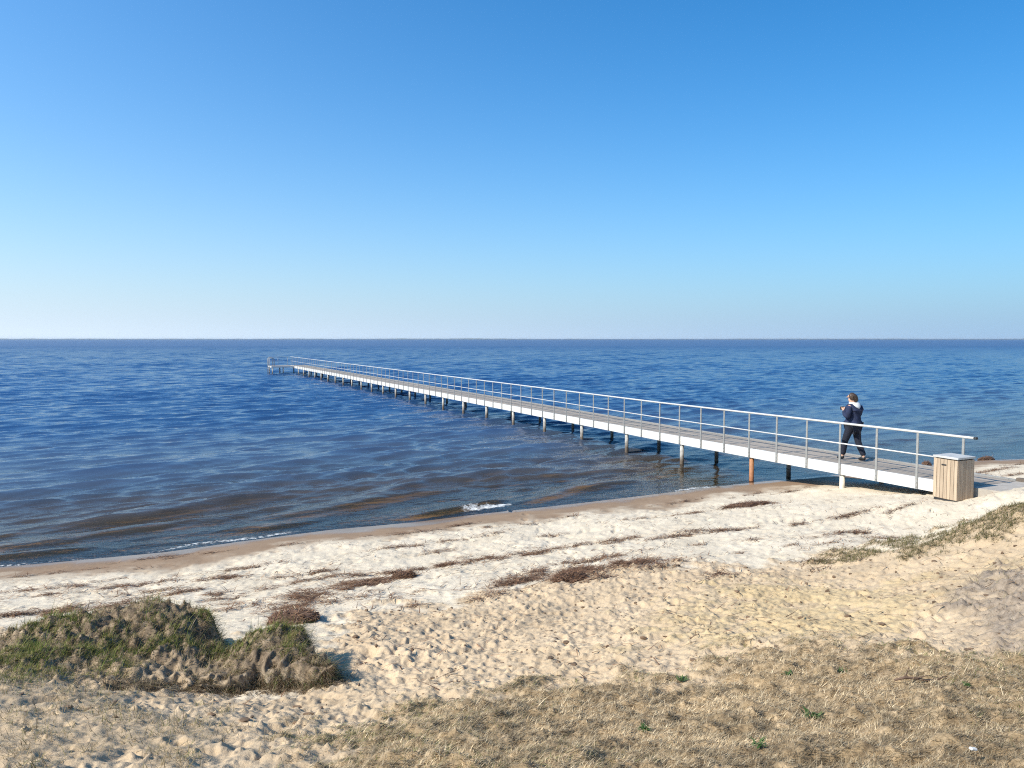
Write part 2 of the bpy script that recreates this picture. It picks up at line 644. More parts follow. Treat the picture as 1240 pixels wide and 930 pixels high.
# ------------------------------------------------------------------ ground sheet
def fan_grid(rows, tans, apex):
    Y, Tn = np.meshgrid(rows, tans, indexing='ij')
    return Tn * (Y + apex), Y


def grid_quads(nr, nc):
    i = np.arange(nr - 1)[:, None] * nc + np.arange(nc - 1)[None]
    return np.stack([i, i + 1, i + nc + 1, i + nc], -1).reshape(-1, 4)


rows = [-2.0, -1.2, -.5, 0.2, .8, 1.3, 1.7]
y = 2.0
while y < 31:
    rows.append(y)
    y += max(.014, y * y / (760 * 3.0) * .8)
rows += list(np.geomspace(32, 12000, 34))
tin = np.tan(np.linspace(-R(45), R(47), 1200))
tout = np.tan(np.radians(np.linspace(48.5, 74, 30)))
tans = np.concatenate([-tout[::-1], tin, tout])
GX, GY = fan_grid(np.array(rows), tans, 0.6)
GX = np.where(GY < 1.0, tans[None] * (2.6 + (1 - GY) * 1.2), GX)
GZ = H(GX, GY)
# the turf overhangs the eroded face: push the top of the scarp outwards, scoop its foot
mh = (GX > -4.5) & (GX < -.9) & (GY > 4.6) & (GY < 6.3)
hx_, hy_ = GX[mh], GY[mh]
sd0 = hum_sd(hx_, hy_)
gxx = (poly_sd(hx_ + .12, hy_, HUM) - poly_sd(hx_ - .12, hy_, HUM)) / .24
gyy = (poly_sd(hx_, hy_ + .12, HUM) - poly_sd(hx_, hy_ - .12, HUM)) / .24
gl_ = np.sqrt(gxx ** 2 + gyy ** 2) + 1e-6
front_ = sstep(-2.1, -3.2, hx_) * sstep(6.2, 5.4, hy_)
ko = sstep(-.03, .10, sd0)
sh_ = (ko - .5) * .10 * sstep(-.16, -.03, sd0) * sstep(.34, .10, sd0) * (1 - front_) * (1 + .35 * samp(N_fin, hx_, hy_)).clip(.3, 2)
gx, gy = GX.ravel().copy(), GY.ravel().copy()
sh_ = sh_ * sstep(6.3, 6.0, hy_) + .014 * sstep(6.3, 6.0, hy_) * samp(N_fin, hx_, hy_ + .7) * 4 * ko * (1 - ko)
GX[mh] -= sh_ * gxx / gl_
GY[mh] -= sh_ * gyy / gl_
V = np.stack([GX, GY, GZ], -1).reshape(-1, 3)
ss = shore_s(gx, gy)
inr = (gx > RX0 + .1) & (gx < RX0 + NX * CELL - .1) & (gy > RY0 + .1) & (gy < RY0 + NY * CELL - .1)


def mk(M, out=0.0):
    return np.where(inr, sampm(M, gx, gy), out)


wetn = samp(N_big, gx, gy) * .12 + samp(N_mid, gx, gy) * .05
wet = sstep(2.0, .95, ss + 1.6 * wetn * inr)
soak = sstep(.75, .25, ss + wetn * inr)
land_tan = mk(M_tan, 1.0) * np.where(inr, 1, sstep(4, 8, ss))
grassy = np.clip(mk(M_mat) + mk(M_left) * .35 + mk(M_bank) * .6 + np.where(inr, 0, sstep(8, 12, ss)), 0, 1)
c1 = np.stack([wet, land_tan, grassy, mk(M_hum)], -1)
c2 = np.stack([mk(M_yel), mk(M_gry), soak, sstep(.15, -.5, ss)], -1)
me = np_mesh('beach', V, grid_quads(*GX.shape), cols={'ground': c1, 'ground_tint': c2})
beach = link(bpy.data.objects.new('beach', me))
tag(beach, kind='structure')

m_sand, nt, b = mat('sand')
co = nt.nodes.new('ShaderNodeNewGeometry').outputs['Position']
a1 = nd(nt, 'ShaderNodeSeparateColor')
a1n = attr(nt, 'ground')
nt.links.new(a1n.outputs['Color'], a1.inputs[0])
a2 = nd(nt, 'ShaderNodeSeparateColor')
a2n = attr(nt, 'ground_tint')
nt.links.new(a2n.outputs['Color'], a2.inputs[0])
nA = noise(nt, 1.3, 6, .6, co)
nB = noise(nt, 14, 5, .65, co)
nC = noise(nt, 90, 3, .7, co)
white = ramp(nt, nA.outputs[0], [(.3, (.55, .46, .34)), (.7, (.66, .565, .435))]).outputs[0]
tan = ramp(nt, nA.outputs[0], [(.3, (.41, .305, .195)), (.7, (.53, .405, .27))]).outputs[0]
yel = ramp(nt, nB.outputs[0], [(.3, (.46, .33, .15)), (.7, (.54, .41, .21))]).outputs[0]
gry = ramp(nt, nB.outputs[0], [(.3, (.18, .14, .105)), (.7, (.34, .27, .205))]).outputs[0]
wetc = ramp(nt, nA.outputs[0], [(.3, (.22, .145, .09)), (.7, (.28, .19, .12))]).outputs[0]
strw = ramp(nt, nB.outputs[0], [(.3, (.10, .068, .038)), (.5, (.26, .185, .105)), (.7, (.44, .325, .20))]).outputs[0]
soil = ramp(nt, nB.outputs[0], [(.3, (.055, .038, .024)), (.5, (.17, .122, .078)), (.72, (.37, .28, .185))]).outputs[0]
col = mixc(nt, a1.outputs[1], white, tan)
col = mixc(nt, a2.outputs[0], col, yel)
col = mixc(nt, a2.outputs[1], col, gry)
# scattered dark crumbs of dried weed
vo = nd(nt, 'ShaderNodeTexVoronoi', i_Scale=9.0)
nt.links.new(co, vo.inputs['Vector'])
crumb = math_n(nt, 'MULTIPLY', math_n(nt, 'LESS_THAN', math_n(nt, 'ADD', vo.outputs['Distance'], math_n(nt, 'MULTIPLY', nC.outputs[0], .25)), .21),
               math_n(nt, 'GREATER_THAN', nA.outputs[0], .47))
col = mixc(nt, math_n(nt, 'MULTIPLY', crumb, .7), col, (.13, .085, .05))
col = mixc(nt, a1.outputs[2], col, strw)
col = mixc(nt, a1n.outputs['Alpha'], col, soil)
col = mixc(nt, a1.outputs[0], col, wetc)
col = mixc(nt, a2n.outputs['Alpha'], col, (.40, .31, .20))
grain = ramp(nt, nC.outputs[0], [(.3, (.82, .82, .82)), (.7, (1.1, 1.1, 1.1))]).outputs[0]
col = mixc(nt, 1.0, col, grain, 'MULTIPLY')
nt.links.new(col, b.inputs['Base Color'])
rr = nd(nt, 'ShaderNodeMapRange')
nt.links.new(a2.outputs[2], rr.inputs[0])
rr.inputs[3].default_value = .92
rr.inputs[4].default_value = .22
nt.links.new(rr.outputs[0], b.inputs['Roughness'])
b.inputs['Specular IOR Level'].default_value = .3
drys = math_n(nt, 'SUBTRACT', 1.0, a1.outputs[0])
hgt = math_n(nt, 'MULTIPLY', math_n(nt, 'ADD', math_n(nt, 'MULTIPLY', nB.outputs[0], 1.0), math_n(nt, 'MULTIPLY', nC.outputs[0], .35)), drys)
bump(nt, b, hgt, .6, .02)
me.materials.append(m_sand)

# ------------------------------------------------------------------ water
rows = [9.0]
while rows[-1] < 420:
    y = rows[-1]
    px = y * y / (760 * EYE)
    rows.append(y + min(max(.035, px * .6), .12 + max(0, y - 45) * .0022))
rows += list(np.geomspace(430, 15000, 30))
tin = np.tan(np.linspace(-R(38), R(38), 820))
tout = np.tan(np.radians(np.linspace(40, 76, 26)))
tans = np.concatenate([-tout[::-1], tin, tout])
WX, WY = fan_grid(np.array(rows), tans, 0.0)
sw = shore_s(WX, WY)
near = WY < 440
g = np.random.default_rng(21)
WZ = np.zeros_like(WX)
dx_ = np.zeros_like(WX)
fx, fy = WX[near], WY[near]
z = np.zeros_like(fx)
ox = np.zeros_like(fx)
oy = np.zeros_like(fx)
row_dy = np.gradient(np.array(rows))
rdy = np.repeat(row_dy[:, None], WX.shape[1], 1)[near]
for k in range(130):
    lam = .24 * (5.0 / .24) ** g.random()
    th = g.normal(0.16, .30)                         # travel direction, near enough straight onshore
    d = -U * math.cos(th) + T * math.sin(th)
    kk = 2 * math.pi / lam
    amp = .0044 * lam * (1.2 if lam < .8 else 1.0 if lam < 1.2 else (lam / 1.2) ** -.8) * g.uniform(.6, 1.3)
    fade = sstep(1.0, .45, rdy / (lam * .5))
    ph = kk * (fx * d[0] + fy * d[1]) + g.uniform(0, 6.28)
    z += amp * fade * np.sin(ph)
    q = .8 * amp * fade * np.cos(ph)
    ox += q * d[0]
    oy += q * d[1]
# gusts: patches of livelier and calmer water
gust = 1 + .22 * np.sin(fx * .11 + 1.3 * np.sin(fy * .07)) * np.sin(fy * .05 + 1) + .15 * np.sin(fx * .31 - fy * .17)
s_n = sw[near]
fall = sstep(.15, -5.0, s_n) * .8 + .2 * sstep(.3, -1.2, s_n)
lee = 1 - .45 * sstep(.2, 3.0, (fx - P0[0]) * T[0] + (fy - P0[1]) * T[1]) * sstep(-20, -4, s_n)
z *= gust * fall * lee
# the last few swells steepening towards the sand
t_n = (fx - P0[0]) * T[0] + (fy - P0[1]) * T[1]
for (s0, t0, hw, hgt_, ang_, wd) in ((-.55, -16.8, 1.2, .07, .10, .22), (-.55, -8.3, 1.3, .11, .10, .22), (-2.2, -10.0, 2.6, .12, .16, .38), (-1.25, -4.4, 1.9, .10, .13, .30),
                                     (-3.9, -7.4, 2.6, .11, .2, .42), (-1.7, -15.3, 2.6, .09, .1, .34), (-3.3, -14.2, 3.0, .09, .13, .42), (-5.4, -12.5, 2.8, .10, .16, .5),
                                     (-7.4, -17, 4, .10, .10, .55), (-6.6, -8.4, 2.4, .08, .22, .5), (-9.8, -14, 4, .10, .1, .6), (-5, -20, 4, .09, .07, .5),
                                     (-.75, -12.2, 1.0, .05, .1, .2), (-2.6, -3.2, 1.2, .08, .2, .3)):
    cs = s0 - (t_n - t0) * ang_ * 2.1 + .12 * np.sin(t_n * 1.7 + s0 * 5)
    e = (s_n - cs) / wd
    shp = np.where(e > 0, np.exp(-(e / .65) ** 2), np.exp(-(e / 1.4) ** 2))      # steeper towards the beach
    z += .9 * hgt_ * shp * np.exp(-((t_n - t0) / hw) ** 4)
z += .012 * sstep(.4, -.3, s_n)
WZ[near] = z
WX[near] += ox * fall * gust * lee
WY[near] += oy * fall * gust * lee
V = np.stack([WX, WY, WZ], -1).reshape(-1, 3)
swf = shore_s(WX, WY).ravel()
depth = np.clip(-np.where(swf < 0, np.maximum(swf * 0.075, -.5 + (swf + 6.67) * .03), .0), 0, 4) + np.clip(WZ.ravel(), -.1, .3)
# foam: white water at the broken crest by the sand and a thin lace at the wash line
tf = ((V[:, 0] - P0[0]) * T[0] + (V[:, 1] - P0[1]) * T[1])
lace = np.exp(-((swf + .05 + .12 * np.sin(tf * 1.3) + .08 * np.sin(tf * 3.1 + 1)) / .14) ** 2)
pat = lambda c, w: np.exp(-((tf - c) / w) ** 4)
foam = lace * (.68 * pat(-13.3, 1.6) + .4 * pat(-16.5, 1.5) + .75 * pat(-1.6, 1.3) + .3 * pat(-5.0, 1) + .25 * pat(-18.5, 2) + .15)
foam += np.exp(-((swf + .42 + (tf + 7.6) * .10) / .16) ** 2) * pat(-7.75, .75) * 1.05
keep = (V[:, 1] > 0)
me = np_mesh('water', V, grid_quads(*WX.shape), cols={'water_data': np.stack([np.clip(depth / 2, 0, 1), np.clip(foam, 0, 1), np.clip(WY.ravel() / 1000, 0, 1), np.ones_like(depth)], -1)})
water = link(bpy.data.objects.new('water', me))
tag(water, kind='structure')

m_water = bpy.data.materials.new('water')
m_water.use_nodes = True
nt = m_water.node_tree
for n in list(nt.nodes):
    nt.nodes.remove(n)
out = nt.nodes.new('ShaderNodeOutputMaterial')
co = nt.nodes.new('ShaderNodeNewGeometry').outputs['Position']
wd = nd(nt, 'ShaderNodeSeparateColor')
nt.links.new(attr(nt, 'water_data').outputs['Color'], wd.inputs[0])
mp = nd(nt, 'ShaderNodeMapping')
nt.links.new(co, mp.inputs['Vector'])
mp.inputs['Rotation'].default_value = (0, 0, -ANG * .6)
mp.inputs['Scale'].default_value = (.45, 1.0, 1.0)
n1 = noise(nt, 5.5, 4, .6, mp.outputs[0])
n2 = noise(nt, 22, 3, .6, mp.outputs[0])
n0 = noise(nt, .9, 4, .6, mp.outputs[0])
hh = math_n(nt, 'ADD', math_n(nt, 'MULTIPLY', n1.outputs[0], .014), math_n(nt, 'MULTIPLY', n2.outputs[0], .0026))
hh = math_n(nt, 'ADD', hh, math_n(nt, 'MULTIPLY', n0.outputs[0], .05))
bp = nd(nt, 'ShaderNodeBump', i_Strength=1.0, i_Distance=1.0)
nt.links.new(hh, bp.inputs['Height'])
# body of the water: brownish where shallow, deep blue-black further out
body_c = ramp(nt, wd.outputs[0], [(.0, (.16, .105, .06)), (.08, (.145, .108, .070)), (.25, (.060, .080, .115)), (.5, (.020, .062, .155)), (1.0, (.014, .058, .165))]).outputs[0]
dif = nd(nt, 'ShaderNodeBsdfDiffuse')
nt.links.new(body_c, dif.inputs['Color'])
tra = nd(nt, 'ShaderNodeBsdfTransparent')
tra.inputs['Color'].default_value = (.86, .74, .55, 1)
murk = ramp(nt, wd.outputs[0], [(.0, (.04,) * 3), (.05, (.12,) * 3), (.16, (.5,) * 3), (.32, (1,) * 3)]).outputs[0]
mx1 = nt.nodes.new('ShaderNodeMixShader')
nt.links.new(murk, mx1.inputs[0])
nt.links.new(tra.outputs[0], mx1.inputs[1])
nt.links.new(dif.outputs[0], mx1.inputs[2])
fr = nd(nt, 'ShaderNodeFresnel', i_IOR=1.333)
nt.links.new(bp.outputs[0], fr.inputs['Normal'])
gl = nd(nt, 'ShaderNodeBsdfGlossy')
gl.inputs['Roughness'].default_value = .06
nt.links.new(bp.outputs[0], gl.inputs['Normal'])
rg = nd(nt, 'ShaderNodeMapRange')
nt.links.new(wd.outputs[2], rg.inputs[0])
rg.inputs[1].default_value = .05
rg.inputs[2].default_value = .45
rg.inputs[3].default_value = .06
rg.inputs[4].default_value = .30
nt.links.new(rg.outputs[0], gl.inputs['Roughness'])
mx2 = nt.nodes.new('ShaderNodeMixShader')
# beyond what the sheet resolves, wave faces turned to the viewer hide the grazing ones: weaker mirror
fm_ = nd(nt, 'ShaderNodeMapRange')
nt.links.new(wd.outputs[2], fm_.inputs[0])
fm_.inputs[1].default_value = .05
fm_.inputs[2].default_value = .35
fm_.inputs[3].default_value = 1.0
fm_.inputs[4].default_value = .42
nt.links.new(math_n(nt, 'MULTIPLY', fr.outputs[0], fm_.outputs[0]), mx2.inputs[0])
nt.links.new(mx1.outputs[0], mx2.inputs[1])
nt.links.new(gl.outputs[0], mx2.inputs[2])
fo = nd(nt, 'ShaderNodeBsdfDiffuse')
fo.inputs['Color'].default_value = (.8, .8, .78, 1)
vf = noise(nt, 9, 6, .8, co)
ff = math_n(nt, 'MULTIPLY', math_n(nt, 'SUBTRACT', math_n(nt, 'ADD', math_n(nt, 'MULTIPLY', wd.outputs[1], .62), math_n(nt, 'MULTIPLY', vf.outputs[0], 1.6)), 1.2), 2.6, True)
mx3 = nt.nodes.new('ShaderNodeMixShader')
nt.links.new(ff, mx3.inputs[0])
nt.links.new(mx2.outputs[0], mx3.inputs[1])
nt.links.new(fo.outputs[0], mx3.inputs[2])
nt.links.new(mx3.outputs[0], out.inputs['Surface'])
me.materials.append(m_water)

# ------------------------------------------------------------------ far shore: low wooded land across the water
g = np.random.default_rng(5)
n = 900
th = np.linspace(-R(62), R(62), n)
DST = 5200.0
prof = 5 + 3 * np.interp(np.arange(n), np.arange(0, n, 45), g.random(20)) + 4.5 * np.clip(np.interp(np.arange(n), np.arange(0, n, 6), g.random(150)) - .35, 0, 1) + g.random(n) * 1.6
prof *= np.where(th < 0, 1.0, .8) * .62
fx_, fy_ = np.sin(th) * DST / np.cos(th * .75), DST * np.cos(th * .5)
V = np.concatenate([np.c_[fx_, fy_, np.full(n, -1.)], np.c_[fx_ * 1.004, fy_ * 1.004, prof], np.c_[fx_ * 1.1, fy_ * 1.1, prof * .8], np.c_[fx_ * 1.12, fy_ * 1.12, np.full(n, -1.)]])
i = np.arange(n - 1)
quads = np.concatenate([np.stack([i + k * n, i + 1 + k * n, i + 1 + (k + 1) * n, i + (k + 1) * n], -1) for k in range(3)])
me = np_mesh('hills', V, quads)
me.materials.append(simple('far_woodland', (.08, .10, .085), .9, 0, .3, .02))
tag(link(bpy.data.objects.new('hills', me)), kind='structure')

# ------------------------------------------------------------------ sea haze
hz = MB().box((0, 3500, 4.5), (17000, 9200, 15)).build('haze', bpy.data.materials.new('sea_haze'))
tag(hz, kind='stuff')
hm = hz.data.materials[0]
hm.use_nodes = True
for n_ in list(hm.node_tree.nodes):
    hm.node_tree.nodes.remove(n_)
ho = hm.node_tree.nodes.new('ShaderNodeOutputMaterial')
hv_ = hm.node_tree.nodes.new('ShaderNodeVolumePrincipled')
hv_.inputs['Color'].default_value = (.80, .88, 1.0, 1)
hv_.inputs['Density'].default_value = 0.7e-4
hv_.inputs['Anisotropy'].default_value = 0.2
hm.node_tree.links.new(hv_.outputs[0], ho.inputs['Volume'])

# ------------------------------------------------------------------ pier
M_alu = simple('galvanised_steel', (.78, .78, .77), .42, 0.0, .08, 9)
M_rail = simple('rail_steel', (.56, .55, .53), .4, 0.2, .06, 12)
M_beam = simple('pale_edge_beam', (.57, .55, .52), .5, 0.0, .05, 3)
M_dark = simple('black_rubber', (.02, .02, .022), .6)
M_post = simple('grey_post_steel', (.27, .265, .255), .5, 0.2, .15, 14)


def deck_material():
    m, nt, b = mat('weathered_deck_boards')
    co = nt.nodes.new('ShaderNodeTexCoord').outputs['Object']
    mp = nd(nt, 'ShaderNodeMapping')
    mp.inputs['Scale'].default_value = (.35, 7, 7)
    nt.links.new(co, mp.inputs[0])
    n = noise(nt, 4, 6, .65, mp.outputs[0])
    rnd = nd(nt, 'ShaderNodeNewGeometry')
    c = ramp(nt, n.outputs[0], [(.3, (.215, .185, .155)), (.7, (.36, .315, .27))]).outputs[0]
    c2 = ramp(nt, rnd.outputs['Random Per Island'], [(0, (.78, .78, .78)), (1, (1.1, 1.08, 1.06))]).outputs[0]
    nt.links.new(mixc(nt, 1, c, c2, 'MULTIPLY'), b.inputs['Base Color'])
    b.inputs['Roughness'].default_value = .8
    bump(nt, b, n.outputs[0], .4, .004)
    return m


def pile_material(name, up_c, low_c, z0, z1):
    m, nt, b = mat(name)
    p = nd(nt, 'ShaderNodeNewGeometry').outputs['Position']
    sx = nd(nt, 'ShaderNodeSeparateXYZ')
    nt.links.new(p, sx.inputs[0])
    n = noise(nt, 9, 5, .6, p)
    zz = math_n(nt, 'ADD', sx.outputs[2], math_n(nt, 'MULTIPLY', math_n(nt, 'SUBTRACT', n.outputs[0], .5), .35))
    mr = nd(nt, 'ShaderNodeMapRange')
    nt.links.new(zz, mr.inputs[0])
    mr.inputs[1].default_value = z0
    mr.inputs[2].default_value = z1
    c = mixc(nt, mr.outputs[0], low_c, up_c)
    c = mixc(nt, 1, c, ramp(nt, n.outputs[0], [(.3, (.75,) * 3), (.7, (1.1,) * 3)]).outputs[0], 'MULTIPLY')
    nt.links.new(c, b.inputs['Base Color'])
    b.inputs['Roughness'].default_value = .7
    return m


M_deck = deck_material()
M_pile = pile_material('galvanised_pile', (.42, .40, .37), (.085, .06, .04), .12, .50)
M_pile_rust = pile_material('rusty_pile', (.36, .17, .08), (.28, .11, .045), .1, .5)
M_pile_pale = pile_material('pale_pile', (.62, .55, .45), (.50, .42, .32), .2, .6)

DZ, WID, RAIL_H, FAS = .8565, 1.52, .975, .235


def dz(nn):
    return DZ + .0067 * max(0.0, 10.0 - nn)


pier = empty('pier', (P0[0], P0[1], 0), math.pi / 2 + ANG)
tag(pier, 'long narrow boardwalk pier on steel piles running out over the blue water', 'pier')
NEND = 79.6
# local frame: +x out to sea, +y towards the left (railing) side, deck between y=-WID and y=0
d = MB()
for r_ in range(9):
    yc = -.055 - (WID - .11) * (r_ + .5) / 9
    x = -.14
    first = True
    while x < NEND - .05:
        L = 4.0 if not first else 4.0 - 1.3 * ((r_ * 3) % 3)
        first = False
        x1 = min(x + L, NEND)
        if x < 10 < x1:                       # keep the bend of the ramp on a joint
            x1 = 10.0
        za, zb = dz(x), dz(x1)
        xa, xb = x + .003, x1 - .003
        hw = (WID - .11) / 18 - .006
        jz = random.uniform(-.002, .002)
        vs = [d.bm.verts.new(p) for p in ((xa, yc - hw, za - .04), (xb, yc - hw, zb - .04), (xb, yc + hw, zb - .04), (xa, yc + hw, za - .04),
                                          (xa, yc - hw, za + jz), (xb, yc - hw, zb + jz), (xb, yc + hw, zb + jz), (xa, yc + hw, za + jz))]
        for f in ((3, 2, 1, 0), (4, 5, 6, 7), (0, 1, 5, 4), (1, 2, 6, 5), (2, 3, 7, 6), (3, 0, 4, 7)):
            d.bm.faces.new([vs[k] for k in f])
        x = x1
d.build('deck', M_deck, pier)


def edge_beam(y0, y1, top, bot, name):
    e = MB()
    xs_ = [-.14] + [k for k in range(0, int(NEND) + 1, 3)] + [NEND]
    if 10 not in xs_:
        xs_.append(10)
    xs_.sort()
    for xa, xb in zip(xs_, xs_[1:]):
        ga = .0 if xa == 10 else .004
        gb = .0 if xb == 10 else .004
        vs = [e.bm.verts.new(p) for p in ((xa + ga, y0, dz(xa) - bot), (xb - gb, y0, dz(xb) - bot), (xb - gb, y1, dz(xb) - bot), (xa + ga, y1, dz(xa) - bot),
                                          (xa + ga, y0, dz(xa) + top), (xb - gb, y0, dz(xb) + top), (xb - gb, y1, dz(xb) + top), (xa + ga, y1, dz(xa) + top))]
        for f in ((3, 2, 1, 0), (4, 5, 6, 7), (0, 1, 5, 4), (1, 2, 6, 5), (2, 3, 7, 6), (3, 0, 4, 7)):
            e.bm.faces.new([vs[k] for k in f])
    return e.build(name, M_beam, pier)


edge_beam(-.05, .0, .012, FAS, 'edge_beam')
kerb = edge_beam(-WID, -WID + .05, .03, FAS, 'edge_beam')
kerb.data.materials[0] = M_post

# railing on the left side
hr = MB()
pts = [(-.22, .018, dz(-.22) + RAIL_H)] + [(x, .018, dz(x) + RAIL_H) for x in (0, 5, 10, 20, 40, 60, NEND - .3)]
hr.tube(pts, .026, 10)
hrail = hr.build('handrail', M_rail, pier)
MB().tube([(-.275, .018, dz(-.25) + RAIL_H), (-.215, .018, dz(-.22) + RAIL_H)], .028, 10).build('end_cap', M_dark, hrail)
mr_ = MB()
mr_.tube([(x, .018, dz(x) + .50) for x in (-.02, 5, 10, 20, 40, 60, NEND - .3)], .0155, 8)
mr_.build('mid_rail', M_rail, pier)
pb = MB()
pb.box((0, .018, (RAIL_H - .03 - .235) / 2), (.052, .020, RAIL_H - .03 + .235), bevel=.003)
pb.tube([(0, .026, -.19), (0, .040, -.19)], .013, 6)
pb.tube([(0, .026, -.10), (0, .040, -.10)], .013, 6)
post0 = pb.build('railing_post', M_post, pier)
post0.location = (0, 0, dz(0))
for k in range(1, 80):
    copy_part(post0, pier, (k, 0, dz(k)))

pl0 = MB().tube([(0, 0, -1.6), (0, 0, 0)], .062, 14).build('pile', M_pile, pier)
pl0.location = (3, -.09, dz(3) - FAS - .002)
pl0.data.materials[0] = M_pile_pale
me_std = pl0.data.copy()
me_std.materials[0] = M_pile
me_rust = pl0.data.copy()
me_rust.materials[0] = M_pile_rust
pl0['label'] = 'pale weathered pile standing on the sand'
cb0 = MB().box((0, -WID / 2, 0), (.10, WID - .24, .14)).build('crossbeam', M_post, pier)
cb0.location = (3, 0, dz(3) - .13)
for k in range(1, 26):
    nn = 3 + 3 * k
    p = copy_part(pl0, pier, (nn, -.09, dz(nn) - FAS - .002))
    p.data = me_rust if k == 1 else me_std
    if 'label' in p:
        del p['label']
    if k == 1:
        p['label'] = 'rusty orange pile at the water edge'
    copy_part(cb0, pier, (nn, 0, dz(nn) - .13))
for k in range(0, 26):
    nn = 3 + 3 * k
    p = copy_part(pl0, pier, (nn, -WID + .09, dz(nn) - FAS - .002))
    p.data = me_std
    if 'label' in p:
        del p['label']
# head of the pier: a bathing platform on the left with ladders
pf = MB()
for k in range(12):
    pf.box((NEND + .02 - 2.6 + 2.6 * (k + .5) / 12, 1.24, DZ - .02), (2.6 / 12 - .01, 2.34, .04))
pf.build('platform_deck', M_deck, pier)
fb = MB()
fb.box((NEND - 2.6, 1.24, DZ - .08), (.05, 2.40, .16))
fb.box((NEND + .04, 1.24, DZ - .08), (.05, 2.40, .16))
fb.box((NEND - 1.28, 2.435, DZ - .08), (2.55, .05, .16))
fb.build('platform_beam', M_beam, pier)
for x_, y_ in ((NEND - 2.5, 2.33), (NEND - 2.5, 1.2), (NEND - .1, 2.33), (NEND - .1, 1.2)):
    p = copy_part(pl0, pier, (x_, y_, DZ - .17))
    p.data = me_std
    if 'label' in p:
        del p['label']
for y_, x_ in ((2.5, NEND - 1.9), (2.5, NEND - .6)):
    ld = MB()
    for q in (-.24, .24):
        ld.tube([(q, -.45, .0), (q, -.45, .78), (q, -.2, .92), (q, .06, .82), (q, .06, -1.2)], .018, 8)
    for zz in (-.3, -.6, -.9):
        ld.tube([(-.24, .06, zz), (.24, .06, zz)], .018, 6)
    o = ld.build('ladder', M_post, pier)
    o.location = (x_, y_, DZ)
er = MB()
for y_ in (.3, 1.35, 2.4):
    er.tube([(NEND + .09, y_, DZ - .2), (NEND + .09, y_, DZ + .94)], .018, 6)
er.tube([(NEND + .09, .28, DZ + .94), (NEND + .09, 2.42, DZ + .94)], .018, 8)
er.tube([(NEND + .09, .28, DZ + .5), (NEND + .09, 2.42, DZ + .5)], .012, 8)
er.build('platform_railing', M_post, pier)

# ------------------------------------------------------------------ concrete landing at the shore end
M_conc = simple('pale_concrete', (.33, .30, .265), .85, 0, .16, 5, .006)


def pl(x, y, z):
    """pier coordinates to world"""
    return Vector((P0[0] + U[0] * x - T[0] * y, P0[1] + U[1] * x - T[1] * y, z))


cr = MB()
prof = [(-.15, dz(-.15) - .004), (-1.3, .965), (-5.0, 1.05)]
y0, y1 = -WID - .06, .0
for (xa, za), (xb, zb) in zip(prof, prof[1:]):
    vs = [cr.bm.verts.new(pl(*p)) for p in ((xa, y0, za - .7), (xb, y0, zb - .7), (xb, y1, zb - .7), (xa, y1, za - .7),
                                            (xa, y0, za), (xb, y0, zb), (xb, y1, zb), (xa, y1, za))]
    for f in ((3, 2, 1, 0), (4, 5, 6, 7), (0, 1, 5, 4), (1, 2, 6, 5), (2, 3, 7, 6), (3, 0, 4, 7)):
        cr.bm.faces.new([vs[k] for k in f])
bmesh.ops.remove_doubles(cr.bm, verts=cr.bm.verts, dist=.001)
o = cr.build('concrete_landing', M_conc)
tag(o, 'grey concrete landing slab joining the pier deck to the sand behind the bin', 'landing slab')
tm = MB()
for (xa, za), (xb, zb) in zip(prof, prof[1:]):
    vs = [tm.bm.verts.new(pl(*p)) for p in ((xa, y0 + .02, za + .004), (xb, y0 + .02, zb + .004), (xb, y0 + .12, zb + .004), (xa, y0 + .12, za + .004),
                                            (xa, y0 + .02, za + .07), (xb, y0 + .02, zb + .07), (xb, y0 + .12, zb + .07), (xa, y0 + .12, za + .07))]
    for f in ((3, 2, 1, 0), (4, 5, 6, 7), (0, 1, 5, 4), (1, 2, 6, 5), (2, 3, 7, 6), (3, 0, 4, 7)):
        tm.bm.faces.new([vs[k] for k in f])
tm.build('edge_timber', simple('dark_timber', (.12, .095, .075), .8, 0, .3, 8), o)

# ------------------------------------------------------------------ litter bin
def wood_material(name, lo, hi):
    m, nt, b = mat(name)
    co = nt.nodes.new('ShaderNodeTexCoord').outputs['Object']
    mp = nd(nt, 'ShaderNodeMapping')
    mp.inputs['Scale'].default_value = (9, 9, .7)
    nt.links.new(co, mp.inputs[0])
    n = noise(nt, 3, 6, .65, mp.outputs[0])
    c = ramp(nt, n.outputs[0], [(.3, lo), (.7, hi)]).outputs[0]
    r = nd(nt, 'ShaderNodeNewGeometry').outputs['Random Per Island']
    c2 = ramp(nt, r, [(0, (.80, .78, .75)), (.5, (1, 1, 1)), (1, (1.12, 1.08, 1.02))]).outputs[0]
    nt.links.new(mixc(nt, 1, c, c2, 'MULTIPLY'), b.inputs['Base Color'])
    b.inputs['Roughness'].default_value = .72
    bump(nt, b, n.outputs[0], .35, .004)
    return m


